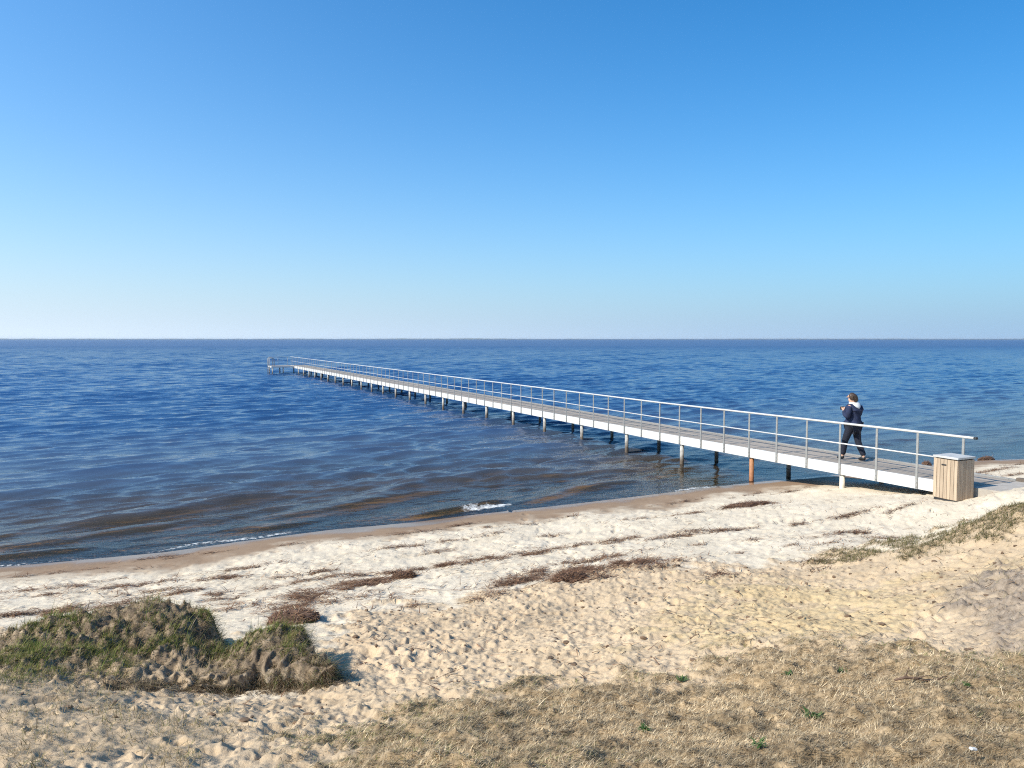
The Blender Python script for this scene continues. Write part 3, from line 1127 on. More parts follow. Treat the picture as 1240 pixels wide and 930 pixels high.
M_larch = wood_material('larch_boards', (.31, .23, .16), (.46, .36, .262))
BH = .86
bin_w, bin_d = .50, .50
bc = P0 - U * .08 - T * .40
bin_o = empty('litter_bin', (bc[0], bc[1], .705), math.pi / 2 + ANG)
tag(bin_o, 'square litter bin of vertical larch boards with grey metal lid beside the pier', 'litter bin')
bd = MB()
nb = 7
for sgn in (1, -1):
    for k in range(nb):
        w_ = bin_w / nb
        bd.box((-bin_w / 2 + w_ * (k + .5), sgn * (bin_d / 2 - .011), .03 + (BH - .09) / 2 + random.uniform(-.002, .002)),
               (w_ - .007, .022, BH - .09), bevel=.002)
    for k in range(6):
        w_ = (bin_d - .05) / 6
        bd.box((sgn * (bin_w / 2 - .011), -bin_d / 2 + .025 + w_ * (k + .5), .03 + (BH - .09) / 2), (.022, w_ - .007, BH - .09), bevel=.002)
bd.build('cladding', M_larch, bin_o)
co_ = MB()
co_.box((0, 0, BH / 2 - .02), (bin_w - .06, bin_d - .06, BH - .06))
co_.build('liner', simple('dark_liner', (.03, .026, .022), .8), bin_o)
ld = MB()
ld.box((0, 0, BH - .02), (bin_w + .024, bin_d + .024, .04), bevel=.004)
ld.build('lid', simple('grey_lid_steel', (.42, .42, .41), .55, .1, .15), bin_o)
MB().box((.03, bin_d / 2 + .004, BH - .17), (.10, .010, .028), bevel=.003).build('handle', M_dark, bin_o)
MB().box((0, 0, .0), (bin_w - .03, bin_d - .03, .058)).build('plinth', M_dark, bin_o)

# ------------------------------------------------------------------ person walking out along the deck
def skin_mesh(name, verts, edges, root, m, parent, sub=2, smooth=True):
    """verts: (x, y, z, rx, ry)"""
    me = bpy.data.meshes.new(name)
    me.from_pydata([v[:3] for v in verts], edges, [])
    o = bpy.data.objects.new(name, me)
    C.objects.link(o)
    md = o.modifiers.new('Skin', 'SKIN')
    for k, sv in enumerate(me.skin_vertices[0].data):
        r = verts[k][3:]
        sv.radius = (r[0], r[-1])
        sv.use_root = (k == root)
    md.use_smooth_shade = True
    s_ = o.modifiers.new('Sub', 'SUBSURF')
    s_.levels = s_.render_levels = sub
    dg = bpy.context.evaluated_depsgraph_get()
    new = bpy.data.meshes.new_from_object(o.evaluated_get(dg))
    bpy.data.objects.remove(o)
    new.name = name
    new.materials.clear()
    new.materials.append(m)
    new.polygons.foreach_set('use_smooth', np.ones(len(new.polygons), bool))
    return link(bpy.data.objects.new(name, new), parent)


fn = 3.34
ploc = pl(fn, -.80, dz(fn) + .004)
person = empty('person', ploc, math.pi / 2 + ANG + R(6))
tag(person, 'person with brown hair in dark navy jacket with pale hood striding along the pier', 'person')
M_skin = simple('skin', (.50, .30, .21), .55, 0, .06)
M_jack = simple('navy_jacket', (.010, .017, .050), .9, 0, .3, 12, .003)
M_pant = simple('dark_trousers', (.006, .008, .018), .9, 0, .3, 14, .003)
M_hair = simple('brown_hair', (.045, .026, .016), .6, 0, .45, 30, .004)
M_hood = simple('pale_hood', (.62, .62, .64), .8, 0, .1, 10, .003)
M_gray = simple('grey_knit', (.16, .20, .26), .85, 0, .2, 20)
M_shoe = simple('black_shoes', (.010, .010, .011), .5)
# one continuous body: pelvis, spine, neck, head, arms with hands, legs with feet
bv = [(0, 0, .84, .12, .12), (0, 0, 1.02, .105, .10), (.015, 0, 1.20, .12, .11), (.02, 0, 1.335, .075, .085), (.03, .005, 1.405, .052), (.045, .012, 1.47, .075, .07),
      (.05, .018, 1.545, .092, .082), (.045, .018, 1.60, .06, .055)]
be = [(0, 1), (1, 2), (2, 3), (3, 4), (4, 5), (5, 6), (6, 7)]


def chain(start, pts):
    prev = start
    for p in pts:
        bv.append(p)
        be.append((prev, len(bv) - 1))
        prev = len(bv) - 1
    return prev


L_arm = [(.0, .165, 1.315, .058), (-.03, .235, 1.19, .046), (-.02, .245, 1.055, .040), (.10, .205, 1.12, .034), (.185, .12, 1.21, .026)]
R_arm = [(.01, -.165, 1.315, .058), (-.01, -.235, 1.19, .046), (.02, -.245, 1.055, .040), (.12, -.18, 1.12, .034), (.20, -.06, 1.21, .026)]
L_leg = [(.02, .092, .80, .085), (.15, .095, .455, .055), (.195, .10, .085, .038), (.26, .102, .045, .036), (.345, .105, .03, .026)]
R_leg = [(-.02, -.092, .80, .085), (-.07, -.095, .45, .055), (-.245, -.10, .095, .038), (-.175, -.102, .045, .036), (-.09, -.105, .03, .026)]
lw = chain(3, L_arm)
rw = chain(3, R_arm)
for w_, sg in ((lw, 1), (rw, -1)):
    x, y, z = bv[w_][:3]
    palm = chain(w_, [(x + .05, y - .03 * sg, z + .02, .026, .016)])
    px_, py_, pz_ = bv[palm][:3]
    for k, L in enumerate((.058, .066, .062, .048)):
        o_ = (k - 1.5) * .017
        chain(palm, [(px_ + .03, py_ - .010 * sg, pz_ + .016 - o_, .0085), (px_ + .03 + L * .4, py_ - .03 * sg, pz_ + .016 - o_, .0078),
                     (px_ + .03 + L * .35, py_ - .058 * sg, pz_ + .012 - o_, .0065)])
    chain(w_, [(x + .03, y - .028 * sg, z + .045, .010), (x + .055, y - .05 * sg, z + .06, .008)])
chain(0, L_leg)
chain(0, R_leg)
# face: nose, chin, ears (the head is turned to the left)
hx, hy = math.cos(R(28)), math.sin(R(28))
chain(6, [(.05 + hx * .088, .018 + hy * .088, 1.535, .014), (.05 + hx * .108, .018 + hy * .108, 1.515, .010)])
chain(5, [(.045 + hx * .075, .012 + hy * .075, 1.458, .026)])
chain(6, [(.05 - hy * .088, .018 + hx * .088, 1.53, .014)])
chain(6, [(.05 + hy * .088, .018 - hx * .088, 1.53, .014)])
body = skin_mesh('body', bv, be, 0, M_skin, person, 2)
for sg in (1, -1):
    e_ = MB()
    p = Vector((.05 + hx * .083 - hy * .032 * sg, .018 + hy * .083 + hx * .032 * sg, 1.55))
    bmesh.ops.create_uvsphere(e_.bm, u_segments=8, v_segments=6, radius=.010, matrix=Matrix.Translation(p))
    e_.build('eye', M_dark, body)
# jacket
jv = [(0, 0, .80, .165, .180), (0, 0, .92, .16, .175), (-.01, 0, 1.06, .155, .17), (.0, 0, 1.20, .155, .175), (.015, 0, 1.31, .10, .13), (.022, 0, 1.375, .075, .075)]
je = [(0, 1), (1, 2), (2, 3), (3, 4), (4, 5)]


def jchain(start, pts):
    prev = start
    for p in pts:
        jv.append(p)
        je.append((prev, len(jv) - 1))
        prev = len(jv) - 1


jchain(4, [(.0, .165, 1.305, .082), (-.03, .24, 1.19, .070), (-.02, .25, 1.055, .064), (.10, .207, 1.12, .055), (.168, .130, 1.195, .044)])
jchain(4, [(.01, -.165, 1.305, .082), (-.01, -.24, 1.19, .070), (.02, -.25, 1.055, .064), (.12, -.182, 1.12, .055), (.185, -.075, 1.198, .044)])
skin_mesh('jacket', jv, je, 2, M_jack, person, 2)
hv = [(0, 0, .765, .162, .170), (0, 0, .835, .163, .172)]
skin_mesh('jacket_hem', hv, [(0, 1)], 0, M_gray, person, 2)
# hood lying over the shoulders
hv = [(.065, .075, 1.385, .030), (-.005, .105, 1.375, .040, .045), (-.075, .075, 1.355, .048, .055), (-.115, .0, 1.315, .052, .075), (-.075, -.075, 1.355, .048, .055), (-.005, -.105, 1.375, .040, .045),
      (.065, -.075, 1.385, .030), (-.135, .0, 1.24, .028, .06)]
skin_mesh('hood', hv, [(0, 1), (1, 2), (2, 3), (3, 4), (4, 5), (5, 6), (3, 7)], 3, M_hood, person, 2)
tv = [(0, 0, .83, .145, .15)]
te = []
for leg in (L_leg, R_leg):
    prev = 0
    for p, r in zip([leg[0], tuple((a + c) / 2 for a, c in zip(leg[0], leg[1])), leg[1], tuple((a + c) / 2 for a, c in zip(leg[1], leg[2])), leg[2]], (.112, .100, .078, .074, .062)):
        tv.append((p[0], p[1], p[2] + (.02 if p is leg[2] else 0), r))
        te.append((prev, len(tv) - 1))
        prev = len(tv) - 1
skin_mesh('trousers', tv, te, 0, M_pant, person, 2)
for leg in (L_leg, R_leg):
    a, m_, t_ = leg[2], leg[3], leg[4]
    sv = [(a[0] - .045, a[1], .045, .042), (a[0] + .02, a[1], .05, .046), (m_[0] + .02, m_[1], .042, .046, .040), (t_[0], t_[1], .034, .040, .030), (a[0] - .005, a[1], .115, .050)]
    skin_mesh('shoe', sv, [(0, 1), (1, 2), (2, 3), (1, 4)], 1, M_shoe, person, 2)
# bobbed hair, longer at the nape, blown back
hv = [(.045 + hx * .008, .018 + hy * .008, 1.595, .100, .096), (.04 - hx * .055, .016 - hy * .055, 1.53, .088, .090), (.04 - hx * .075, .014 - hy * .075, 1.46, .062, .075), (.03 - hx * .10, .01 - hy * .10, 1.41, .030, .05),
      (.045 + hx * .012 - hy * .068, .018 + hy * .012 + hx * .068, 1.54, .050), (.045 + hx * .012 + hy * .068, .018 + hy * .012 - hx * .068, 1.54, .050),
      (.045 - hx * .01 - hy * .070, .018 - hy * .01 + hx * .070, 1.455, .040), (.045 - hx * .01 + hy * .070, .018 - hy * .01 - hx * .070, 1.455, .040),
      (.045 + hx * .05, .018 + hy * .05, 1.615, .058)]
skin_mesh('hair', hv, [(0, 1), (1, 2), (2, 3), (0, 4), (0, 5), (4, 6), (5, 7), (0, 8)], 0, M_hair, person, 2)
ph = MB()
ph.box((.285, .035, 1.245), (.014, .15, .078), bevel=.004)
po = ph.build('phone', M_dark)
po.parent = None
po.location = ploc
po.rotation_euler = person.rotation_euler
tag(po, 'small dark phone held in front of the chest of the walking person', 'phone')


# ------------------------------------------------------------------ vegetation and debris
def blade_mesh(name, P, L, W, az, tilt, bend, col, seg=2):
    """P (n,3) roots; blades lean along az by tilt, curl by bend; col (n,3)"""
    n = len(P)
    dirx, diry = np.cos(az), np.sin(az)
    sx, sy = -diry, dirx
    k = seg + 1
    V = np.zeros((n, 2 * k - 1, 3), np.float32)
    cx, cy, cz = P[:, 0].copy(), P[:, 1].copy(), P[:, 2].copy()
    t = tilt.copy()
    for j in range(k):
        w = W * (1 - j / seg) * .5
        if j < seg:
            V[:, 2 * j] = np.c_[cx - sx * w, cy - sy * w, cz]
            V[:, 2 * j + 1] = np.c_[cx + sx * w, cy + sy * w, cz]
        else:
            V[:, 2 * j] = np.c_[cx, cy, cz]
        st = L / seg
        cx = cx + np.sin(t) * dirx * st
        cy = cy + np.sin(t) * diry * st
        cz = cz + np.cos(t) * st
        t = t + bend
    base = (np.arange(n) * (2 * k - 1))[:, None]
    quads = np.concatenate([base + np.array([[2 * j, 2 * j + 1, 2 * j + 3, 2 * j + 2]]) for j in range(seg - 1)]) if seg > 1 else None
    tris = base + np.array([[2 * seg - 2, 2 * seg - 1, 2 * seg]])
    cols = np.repeat(np.c_[col, np.ones(n)][:, None], 2 * k - 1, 1).reshape(-1, 4)
    return np_mesh(name, V.reshape(-1, 3), quads, tris, {'tone': cols}, smooth=False)


def blade_material(name, trans=.25, rough=.7):
    m, nt, b = mat(name)
    a = attr(nt, 'tone')
    nt.links.new(a.outputs['Color'], b.inputs['Base Color'])
    b.inputs['Roughness'].default_value = rough
    b.inputs['Specular IOR Level'].default_value = .25
    tl = nd(nt, 'ShaderNodeBsdfTranslucent')
    nt.links.new(a.outputs['Color'], tl.inputs['Color'])
    mx_ = nt.nodes.new('ShaderNodeMixShader')
    mx_.inputs[0].default_value = trans
    nt.links.new(b.outputs[0], mx_.inputs[1])
    nt.links.new(tl.outputs[0], mx_.inputs[2])
    nt.links.new(mx_.outputs[0], nt.nodes['Material Output'].inputs['Surface'])
    return m


M_blade = blade_material('grass_blades', .38)


def scatter(n, y0, y1, M, thr=.0, span=.74, pw=1.0):
    """random ground points in the wedge in front of the camera, kept with probability M"""
    u = rng.random(n)
    y = (y0 ** (2 - pw) + u * (y1 ** (2 - pw) - y0 ** (2 - pw))) ** (1 / (2 - pw))
    x = rng.uniform(-span, max(span, 1.08) if span > .7 else span, n) * (y + .5)
    m = sampm(M, x, y)
    k = rng.random(n) < np.clip(m - thr, 0, 1)
    return x[k], y[k]


def pal(n, cols, jit=.15):
    c = np.array(cols)[rng.integers(0, len(cols), n)]
    return c * (1 + jit * rng.standard_normal((n, 1))).clip(.5, 1.6)


def stuff(name, me, label, cat):
    me.materials.append(M_blade)
    return tag(link(bpy.data.objects.new(name, me)), label, cat, kind='stuff')


# dry mat of last year's grass
x, y = scatter(900000, 2.2, 6.4, np.clip(M_mat, 0, 1) * (1 - .35 * sstep(.5, 1.6, N_mid2 + .3 * N_fin2)), pw=1.2)
n = len(x)
z = H(x, y) - .004
patch = samp(N_mid, x, y)
st = pal(n, [(.48, .375, .235), (.40, .30, .175), (.60, .49, .33), (.28, .205, .12), (.47, .37, .24), (.17, .12, .07)], .2)
gr = pal(n, [(.17, .17, .06), (.22, .20, .08), (.13, .14, .05)], .2)
isg = rng.random(n) < np.clip(.02 + .06 * samp(N_big, x, y) + .28 * sstep(.35, .0, sampm(mat_sd, x, y)), 0, .5)
cc = np.where(isg[:, None], gr, st)
cc = cc * (1.05 + .16 * samp(N_mid, x + 3, y) + .12 * samp(N_big, x, y + 2) + .24 * samp(N_fin, x, y + 2)).clip(.45, 1.6)[:, None]
me = blade_mesh('dry_grass', np.c_[x, y, z], np.where(rng.random(n) < .008, rng.uniform(.07, .14, n), rng.uniform(.018, .055, n)), rng.uniform(.0018, .0038, n) * (.6 + y / 6), rng.normal(R(-30), 1.15, n),
                rng.uniform(.8, 1.55, n), rng.uniform(.0, .4, n), cc)
stuff('dry_grass', me, 'short straw-coloured dry grass matting the dune in the foreground', 'dry grass')

# sparse dry grass on the left foreground, tangles on the left hummock
tang = np.clip(M_left * .8 * (1 - M_mat) * (.6 + .5 * N_mid2) + .9 * sstep(-.5, .4, hs_m) * sstep(-2.0, -2.6, MX) * sstep(6.4, 5.6, MY) + .22 * M_gry, 0, 1)
x, y = scatter(120000, 2.6, 8.4, tang, pw=1.2)
k = (x < -.6) | (x > 3.0)
x, y = x[k], y[k]
n = len(x)
cc = pal(n, [(.36, .28, .16), (.28, .21, .12), (.20, .19, .07), (.16, .12, .07), (.42, .34, .22)], .2)
me = blade_mesh('dry_tangle', np.c_[x, y, H(x, y) - .004], rng.uniform(.03, .10, n), rng.uniform(.0025, .005, n), rng.uniform(0, 6.28, n),
                rng.uniform(.4, 1.4, n), rng.uniform(.1, .6, n), cc)
stuff('dry_tangle', me, 'thin withered grass straggling over bare sand below the hummock and at the right edge', 'dry grass')

# green turf on the hummock
GRN = np.clip(mask([(-60, 850), (0, 800), (60, 765), (110, 775), (200, 770), (290, 742), (350, 742), (392, 790), (330, 795), (230, 795), (150, 815), (60, 850)], .22, .3), 0, 1)
GRN = np.maximum(GRN, np.exp(-((MX + 1.88) ** 2 + (MY - 6.2) ** 2) / .32 ** 2))
hw_ = (sstep(-.10, .02, hs_m) * (1 - fr_m) + sstep(-.2, .9, hs_m) * fr_m) * (hs_m > -.5)
x, y = scatter(520000, 3.8, 7.6, hw_ * np.clip(GRN + .42, 0, 1), span=.72, pw=1.0)
k = x < -1.2
x, y = x[k], y[k]
n = len(x)
gm = sampm(GRN, x, y) * (.80 + .55 * samp(N_mid, x, y)).clip(0, 1.1)
dk = pal(n, [(.13, .175, .032), (.18, .22, .045), (.24, .235, .065), (.08, .10, .024), (.29, .25, .09)], .2)
br = pal(n, [(.34, .26, .155), (.25, .19, .11), (.44, .35, .23), (.14, .105, .06), (.24, .21, .09)], .2)
cc = np.where((rng.random(n) < gm * .85)[:, None], dk, br)
Lh = np.where(rng.random(n) < .03, rng.uniform(.12, .22, n), rng.uniform(.03, .09, n)) * (.8 + .25 * samp(N_mid, x, y)).clip(.5, 1.6)
me = blade_mesh('green_turf', np.c_[x, y, H(x, y) - .006], Lh, rng.uniform(.003, .0055, n), rng.normal(R(-10), 1.3, n),
                rng.uniform(.1, 1.0, n), rng.uniform(.1, .5, n), cc, 3)
stuff('green_turf', me, 'dense green and withered turf growing over the eroded hummock on the left', 'turf')

# turf hanging down over the lip of the scarp
lip = np.exp(-((hs_m - .035) / .05) ** 2) * (1 - .85 * fr_m)
x, y = scatter(260000, 5.0, 7.6, lip, span=.62, pw=1.0)
k = (x < -1.2) & (x > -4.2)
x, y = x[k], y[k]
n = len(x)
ax_ = -(poly_sd(x + .1, y, HUM) - poly_sd(x - .1, y, HUM))
ay_ = -(poly_sd(x, y + .1, HUM) - poly_sd(x, y - .1, HUM))
gm = .25 + .6 * sampm(GRN, x, y)
cc = np.where((rng.random(n) < gm)[:, None], pal(n, [(.08, .11, .024), (.12, .15, .034), (.17, .17, .05), (.05, .065, .018)], .2),
              pal(n, [(.30, .23, .14), (.20, .15, .09), (.12, .085, .05), (.38, .30, .20)], .2))
me = blade_mesh('overhanging_turf', np.c_[x, y, H(x, y) - .008], rng.uniform(.05, .17, n) * (.8 + .3 * samp(N_mid, x, y)).clip(.4, 1.4), rng.uniform(.003, .006, n),
                np.arctan2(ay_, ax_) + rng.normal(0, .6, n), rng.uniform(.5, 1.7, n), rng.uniform(.25, .6, n), cc, 3)
stuff('overhanging_turf', me, 'ragged turf and stems hanging down over the lip of the eroded hummock', 'turf')

# roots and dead stalks hanging in the face of the scarp
sc_m = np.exp(-((hs_m - .02) / .09) ** 2)
x, y = scatter(230000, 5.0, 6.6, sc_m, span=.5, pw=1.0)
k = (x < -1.25) & (x > -3.2) & (y < 6.6)
x, y = x[k], y[k]
n = len(x)
cc = pal(n, [(.26, .19, .115), (.17, .12, .075), (.36, .28, .18), (.10, .072, .045)], .2)
me = blade_mesh('hanging_roots', np.c_[x, y, H(x, y) + .01], rng.uniform(.04, .12, n), rng.uniform(.003, .006, n), rng.normal(R(-60), .8, n),
                rng.uniform(1.0, 2.6, n), rng.uniform(.1, .5, n), cc)
stuff('hanging_roots', me, 'brown roots and dead stalks hanging from the undercut edge of the hummock', 'roots')

# olive grass on the bank at the right
x, y = scatter(420000, 8.0, 12.0, M_bank, span=.95, pw=1.0)
k = x > 3.6
x, y = x[k], y[k]
n = len(x)
cc = pal(n, [(.11, .11, .035), (.15, .13, .05), (.22, .17, .09), (.08, .08, .028), (.28, .22, .13)], .2)
me = blade_mesh('bank_grass', np.c_[x, y, H(x, y) - .006], rng.uniform(.04, .11, n), rng.uniform(.004, .008, n), rng.normal(R(0), 1.2, n),
                rng.uniform(.5, 1.35, n), rng.uniform(.1, .5, n), cc)
stuff('bank_grass', me, 'olive green grass along the crest of the sand bank on the right', 'bank grass')

# ------------------------------------------------------------------ seaweed thrown up on the sand
def strands(name, pts, L, W, cols, lift):
    n = len(pts)
    x, y = pts[:, 0], pts[:, 1]
    z = H(x, y) + rng.random(n) ** 1.5 * lift + .004
    return blade_mesh(name, np.c_[x, y, z], rng.uniform(*L, n), rng.uniform(*W, n), rng.normal(ANG + rng.integers(0, 2, n) * math.pi, .7),
                      rng.normal(1.53, .10, n), rng.normal(.06, .12, n), pal(n, cols, .25), 3)


WRACK = [(.24, .13, .075), (.17, .092, .055), (.30, .175, .105), (.09, .052, .032), (.36, .23, .14)]
# (picture position of the middle, half length and half width in metres, turn relative to the shore, strands per square metre)
streaks = [
    (60, 714, .7, .10, 0, 1), (165, 710, .7, .08, .05, 1), (265, 703, .55, .09, -.1, .8), (20, 745, .8, .12, 0, 1), (60, 742, .9, .16, .05, .9), (120, 737, .7, .10, 0, .9),
    (205, 720, .6, .09, .1, 1), (245, 723, .35, .08, .2, 1), (305, 688, .6, .07, .1, 1), (345, 706, .5, .07, 0, .8), (380, 694, .5, .07, .1, 1), (430, 706, .9, .12, .1, 1),
    (395, 718, 1.2, .18, .2, 1), (360, 735, .5, .25, .5, 1), (390, 700, .6, .07, .05, 1), (495, 662, .9, .06, .05, .9), (550, 655, .6, .05, 0, .6), (520, 686, 1.2, .08, .05, 1.2),
    (580, 679, 1.2, .09, .08, 1.2), (640, 672, .9, .09, .1, 1.2), (690, 661, .6, .08, .1, 1), (455, 694, .6, .07, .0, 1),
    (640, 700, .9, .22, .05, 1), (700, 693, 1.2, .28, .0, .9), (660, 690, .8, .12, .1, .9), (770, 684, 1.0, .25, -.05, .9), (720, 677, 1.2, .10, .1, .7), (590, 722, .5, .07, .1, .8),
    (760, 653, .5, .08, 0, .8), (830, 648, 1.1, .08, -.05, 1), (880, 642, .9, .08, -.1, 1), (740, 655, .4, .05, .1, .7),
    (905, 613, .9, .17, -.05, 1.6), (835, 622, .5, .07, .1, 1), (780, 629, .6, .04, -.1, .8), (690, 625, .5, .05, 0, .8), (555, 637, .5, .07, .1, 1), (500, 645, .8, .06, .1, .9),
    (640, 634, .8, .03, .05, .7), (830, 607, 1.0, .05, .1, .8), (905, 600, .8, .06, .2, .8), (960, 594, .8, .07, .1, .9), (1010, 592, .5, .05, .1, .6),
    (1030, 623, .9, .10, -.1, .8), (1090, 616, .7, .06, .1, .8), (1030, 645, .6, .13, -.2, .8), (990, 650, .5, .08, 0, .6), (1070, 652, .5, .06, -.4, .7), (1000, 660, .6, .06, 0, .5),
    (230, 673, .6, .05, .1, 1), (190, 676, .6, .05, .05, .8), (90, 692, .6, .05, 0, .6), (20, 700, .5, .05, 0, .8), (350, 660, .5, .04, .1, .7), (440, 650, .5, .04, .1, .5),
    (1200, 570, 1.2, .18, -.05, .8), (1225, 576, .8, .10, 0, .7), (1190, 577, .6, .08, 0, .6), (1230, 563, .8, .10, 0, .6),
    (600, 648, .3, .05, 0, .6), (160, 690, .5, .05, 0, .5), (280, 722, .4, .06, 0, .6), (440, 725, .3, .05, 0, .5), (310, 716, .3, .05, .1, .6),
]
for k in range(34):                                   # many small scraps on the left of the beach
    streaks.append((float(rng.uniform(0, 520)), float(rng.uniform(690, 742)), float(rng.uniform(.15, .4)), float(rng.uniform(.03, .08)), float(rng.normal(.05, .15)), .8))
for k in range(26):
    streaks.append((float(rng.uniform(520, 1000)), float(rng.uniform(632, 705)), float(rng.uniform(.15, .45)), float(rng.uniform(.03, .09)), float(rng.normal(.05, .2)), .7))
allp = []
for px, py, hl, hw2, tr, dn in streaks:
    c0 = at(px, py)[:2]
    n = int(hl * hw2 * 4 * 1900 * dn)
    a = rng.normal(0, .48, n) * hl
    b_ = rng.normal(0, .5, n) * hw2 * np.where(rng.random(n) < .25, 2.6, 1)
    b_ += .10 * np.sin(a * 2.3 + px) * min(1, hw2 / .08) * .6
    pp = c0 + a[:, None] * (T * math.cos(tr) + -U * -math.sin(tr)) + b_[:, None] * U
    gap = samp(N_mid, pp[:, 0], pp[:, 1]) + .4 * samp(N_fin, pp[:, 0], pp[:, 1])
    ok = (gap > -.1 + .35 * rng.standard_normal(len(pp))) & (hum_sd(pp[:, 0], pp[:, 1]) < -.1)
    allp.append(pp[ok])
# loose bits all over the beach
x, y = in_view(12000, 5, 17)
k = (shore_s(x, y) > 1.3) & (sampm(M_mat, x, y) < .3) & (sampm(M_hum, x, y) < .1) & (rng.random(len(x)) < .35 + .3 * samp(N_big, x, y))
allp.append(np.c_[x, y][k])
allp = np.concatenate(allp)
me = strands('seaweed', allp, (.05, .26), (.004, .014), WRACK, .028)
stuff('seaweed', me, 'brown strands of dried seaweed washed up in long lines on the sand', 'seaweed')

M_weed = simple('dried_seaweed', (.12, .065, .038), .8, 0, .5, 25, .02)


def heap(name, px, py, rx, ry, h, label, cat='seaweed heap', n_str=420, z=None):
    """a mound of seaweed: a lumpy core with strands sticking out of it"""
    c0 = at(px, py) if z is None else np.array([*pix_z(px, py, z), z])
    root = empty(name, tuple(c0), ANG)
    tag(root, label, cat)
    bm = bmesh.new()
    bmesh.ops.create_icosphere(bm, subdivisions=4, radius=1.0)
    ph_ = rng.uniform(0, 6, 6)
    for v in bm.verts:
        p = v.co
        k = 1 + .16 * math.sin(p.x * 5 + ph_[0]) * math.sin(p.y * 5 + ph_[1]) + .10 * math.sin(p.x * 13 + ph_[2]) * math.sin(p.y * 11 + p.z * 9 + ph_[3]) + random.uniform(-.05, .05)
        v.co = Vector((p.x * rx * k, p.y * ry * k, max(p.z, -.25) * h * k))
    me = bpy.data.meshes.new('core')
    bm.to_mesh(me)
    bm.free()
    me.materials.append(M_weed)
    link(bpy.data.objects.new('core', me), root)
    a = rng.uniform(0, 6.28, n_str)
    r = np.sqrt(rng.random(n_str))
    P = np.c_[np.cos(a) * r * rx * 1.02, np.sin(a) * r * ry * 1.02, np.sqrt(np.clip(1 - r * r, 0, 1)) * h * 1.02 + .004]
    me = blade_mesh('strands', P, rng.uniform(.05, .15, n_str), rng.uniform(.005, .012, n_str), a + rng.normal(0, 1.2, n_str), rng.normal(1.4, .3, n_str), rng.normal(.15, .15, n_str), pal(n_str, WRACK, .25), 3)
    me.materials.append(M_blade)
    link(bpy.data.objects.new('strands', me), root)
    return root


heap('seaweed_heap', 905, 613, .62, .15, .075, 'long low brown seaweed heap on white sand nearest the rusty pile')
heap('seaweed_heap', 490, 699, .17, .10, .075, 'small rounded seaweed mound above the white sand hollow', n_str=260)
heap('seaweed_heap', 355, 752, .28, .22, .10, 'brown seaweed heap tucked behind the green hummock with a pale stalk in it', n_str=500)
heap('seaweed_heap', 690, 702, .26, .13, .08, 'tangled seaweed heap in the broad brown band on the mid beach', n_str=420)
heap('seaweed_heap', 1122, 563, .16, .10, .10, 'dark wet clump of seaweed at the waterline beyond the deck beside the bin', z=.02, n_str=160)
heap('seaweed_heap', 1194, 556.5, .35, .12, .09, 'dark wet seaweed lying at the waterline right of the last railing post', z=.01, n_str=200)

# pale stalks in the heap
sk = MB()
p0 = Vector(at(366, 750))
sk.tube([p0, p0 + Vector((-.05, .0, .08)), p0 + Vector((-.10, .02, .15))], [.006, .005, .003], 6)
sk.tube([p0 + Vector((.02, 0, 0)), p0 + Vector((.01, .0, .06)), p0 + Vector((.005, .01, .11))], [.005, .004, .002], 6)
M_stalk = simple('pale_stalk', (.55, .43, .28), .7)
tag(sk.build('reed_stalk', M_stalk), 'pale broken reed stalk sticking up out of the seaweed beside the hummock', 'stalk')

# driftwood twig on the dry grass
a_, b_ = Vector(at(1083, 829)), Vector(at(1147, 826))
lift = Vector((0, 0, .025))
dirv = b_ - a_
pts = [a_ + dirv * t + lift + Vector((0, 0, .012 * math.sin(t * 7))) for t in (0, .2, .4, .6, .8, 1)]
tw = MB().tube(pts, [.006, .008, .007, .0065, .005, .003], 7)
tw.tube([pts[1], pts[1] + Vector((.03, .02, .05))], [.004, .002], 5)
tw.tube([pts[2], pts[2] + Vector((.05, -.03, .03))], [.004, .002], 5)
tag(tw.build('twig', simple('brown_twig', (.10, .06, .04), .8, 0, .3, 30)), 'thin dark brown twig lying on the dry grass at the right', 'twig')

# scrap of litter
c0 = at(1178, 918)
lt = MB().box((c0[0], c0[1], c0[2] + .035), (.030, .016, .010), rot=Matrix.Rotation(.3, 4, 'Z') @ Matrix.Rotation(.25, 4, 'Y'), bevel=.003)
lt.poly([(c0[0] - .015, c0[1], c0[2] + .036), (c0[0] - .026, c0[1] + .006, c0[2] + .042), (c0[0] - .024, c0[1] + .014, c0[2] + .036), (c0[0] - .014, c0[1] + .01, c0[2] + .034)])
tag(lt.build('paper_scrap', simple('white_paper', (.62, .61, .58), .7, 0, .05)), 'tiny white paper scrap on dry grass at the bottom right', 'litter')

# small green weeds in the dry grass
M_leaf = blade_material('weed_leaves', .2, .5)


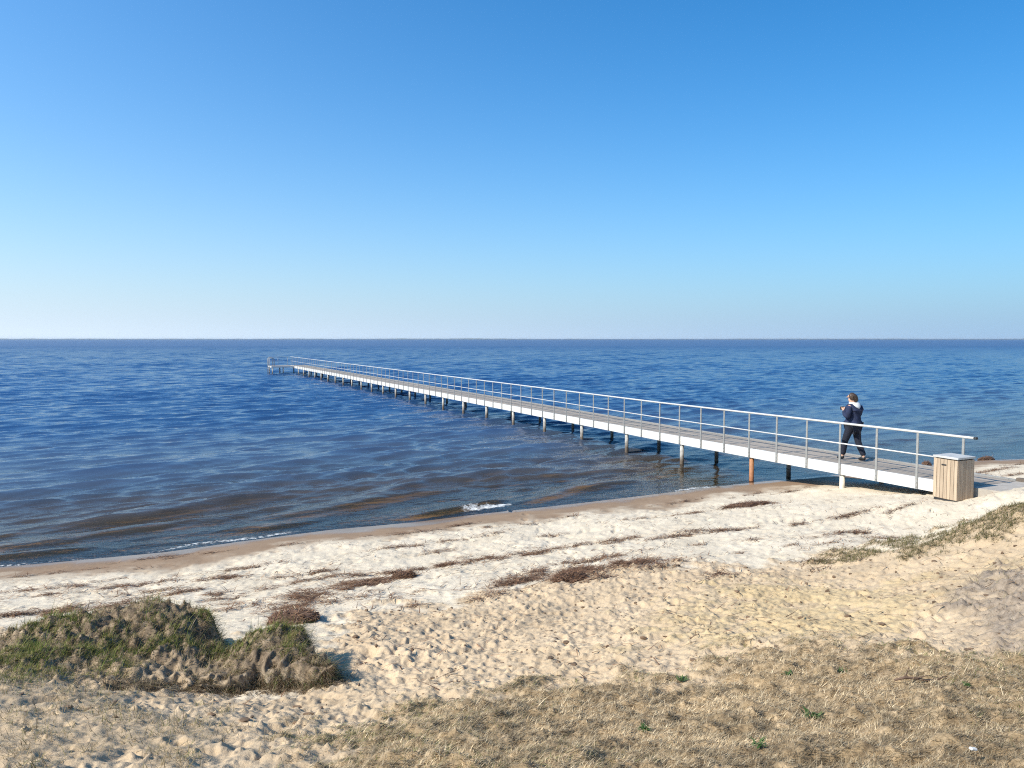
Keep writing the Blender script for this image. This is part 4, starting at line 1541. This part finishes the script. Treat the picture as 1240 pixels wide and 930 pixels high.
def weed(px, py, r, label, n=26):
    c0 = at(px, py)
    root_m = None
    a = rng.uniform(0, 6.28, n)
    P = np.c_[rng.normal(0, r * .25, n), rng.normal(0, r * .25, n), np.full(n, .012)]
    me = blade_mesh('weed_plant', P, rng.uniform(.5, 1.0, n) * r, rng.uniform(.16, .3, n) * r, a, rng.uniform(.5, 1.25, n), rng.uniform(.1, .4, n),
                    pal(n, [(.05, .10, .025), (.075, .13, .035), (.10, .14, .05)], .15), 4)
    me.materials.append(M_leaf)
    o = link(bpy.data.objects.new('weed_plant', me))
    o.location = (c0[0], c0[1], float(H(c0[0], c0[1])))
    return tag(o, label, 'weed')


weed(826, 820, .06, 'small dark green weed at the upper edge of the dry grass')
weed(955, 814, .055, 'small green weed left of a fainter one below the grass crest')
weed(1019, 808, .05, 'faint green weed nearest the top crest of the dry grass')
weed(983, 863, .075, 'largest green leafy weed in the middle of the dry grass', 40)
weed(781, 885, .05, 'little green weed left of the largest weed')
weed(918, 903, .05, 'little green weed at the bottom of the dry grass')
weed(1172, 834, .035, 'tiny green weed just right of the twig')

# dark crumbs and clods lying on the trodden sand
xs_, ys_ = in_view(2600, 4.2, 12)
k = (sampm(M_tan, xs_, ys_) > .6) & (sampm(M_mat, xs_, ys_) < .2) & (sampm(M_hum, xs_, ys_) < .05)
xs_, ys_ = xs_[k][:1100], ys_[k][:1100]
zs_ = H(xs_, ys_)
bm = bmesh.new()
for x, y, z in zip(xs_, ys_, zs_):
    r = .008 + .022 * rng.random() ** 3
    vs = bmesh.ops.create_icosphere(bm, subdivisions=1, radius=r)['verts']
    q = rng.uniform(.5, 1.4, 3)
    for v in vs:
        v.co = Vector((v.co.x * q[0] * random.uniform(.7, 1.2) + x, v.co.y * q[1] * random.uniform(.7, 1.2) + y, v.co.z * .6 * q[2] * random.uniform(.7, 1.2) + z + r * .2))
me = bpy.data.meshes.new('sand_clods')
bm.to_mesh(me)
bm.free()
me.materials.append(simple('dark_clods', (.14, .09, .055), .9, 0, .5, 7))
tag(link(bpy.data.objects.new('sand_clods', me)), 'small dark clods and crumbs scattered over the trodden sand', 'clods', kind='stuff')

bpy.context.view_layer.update()
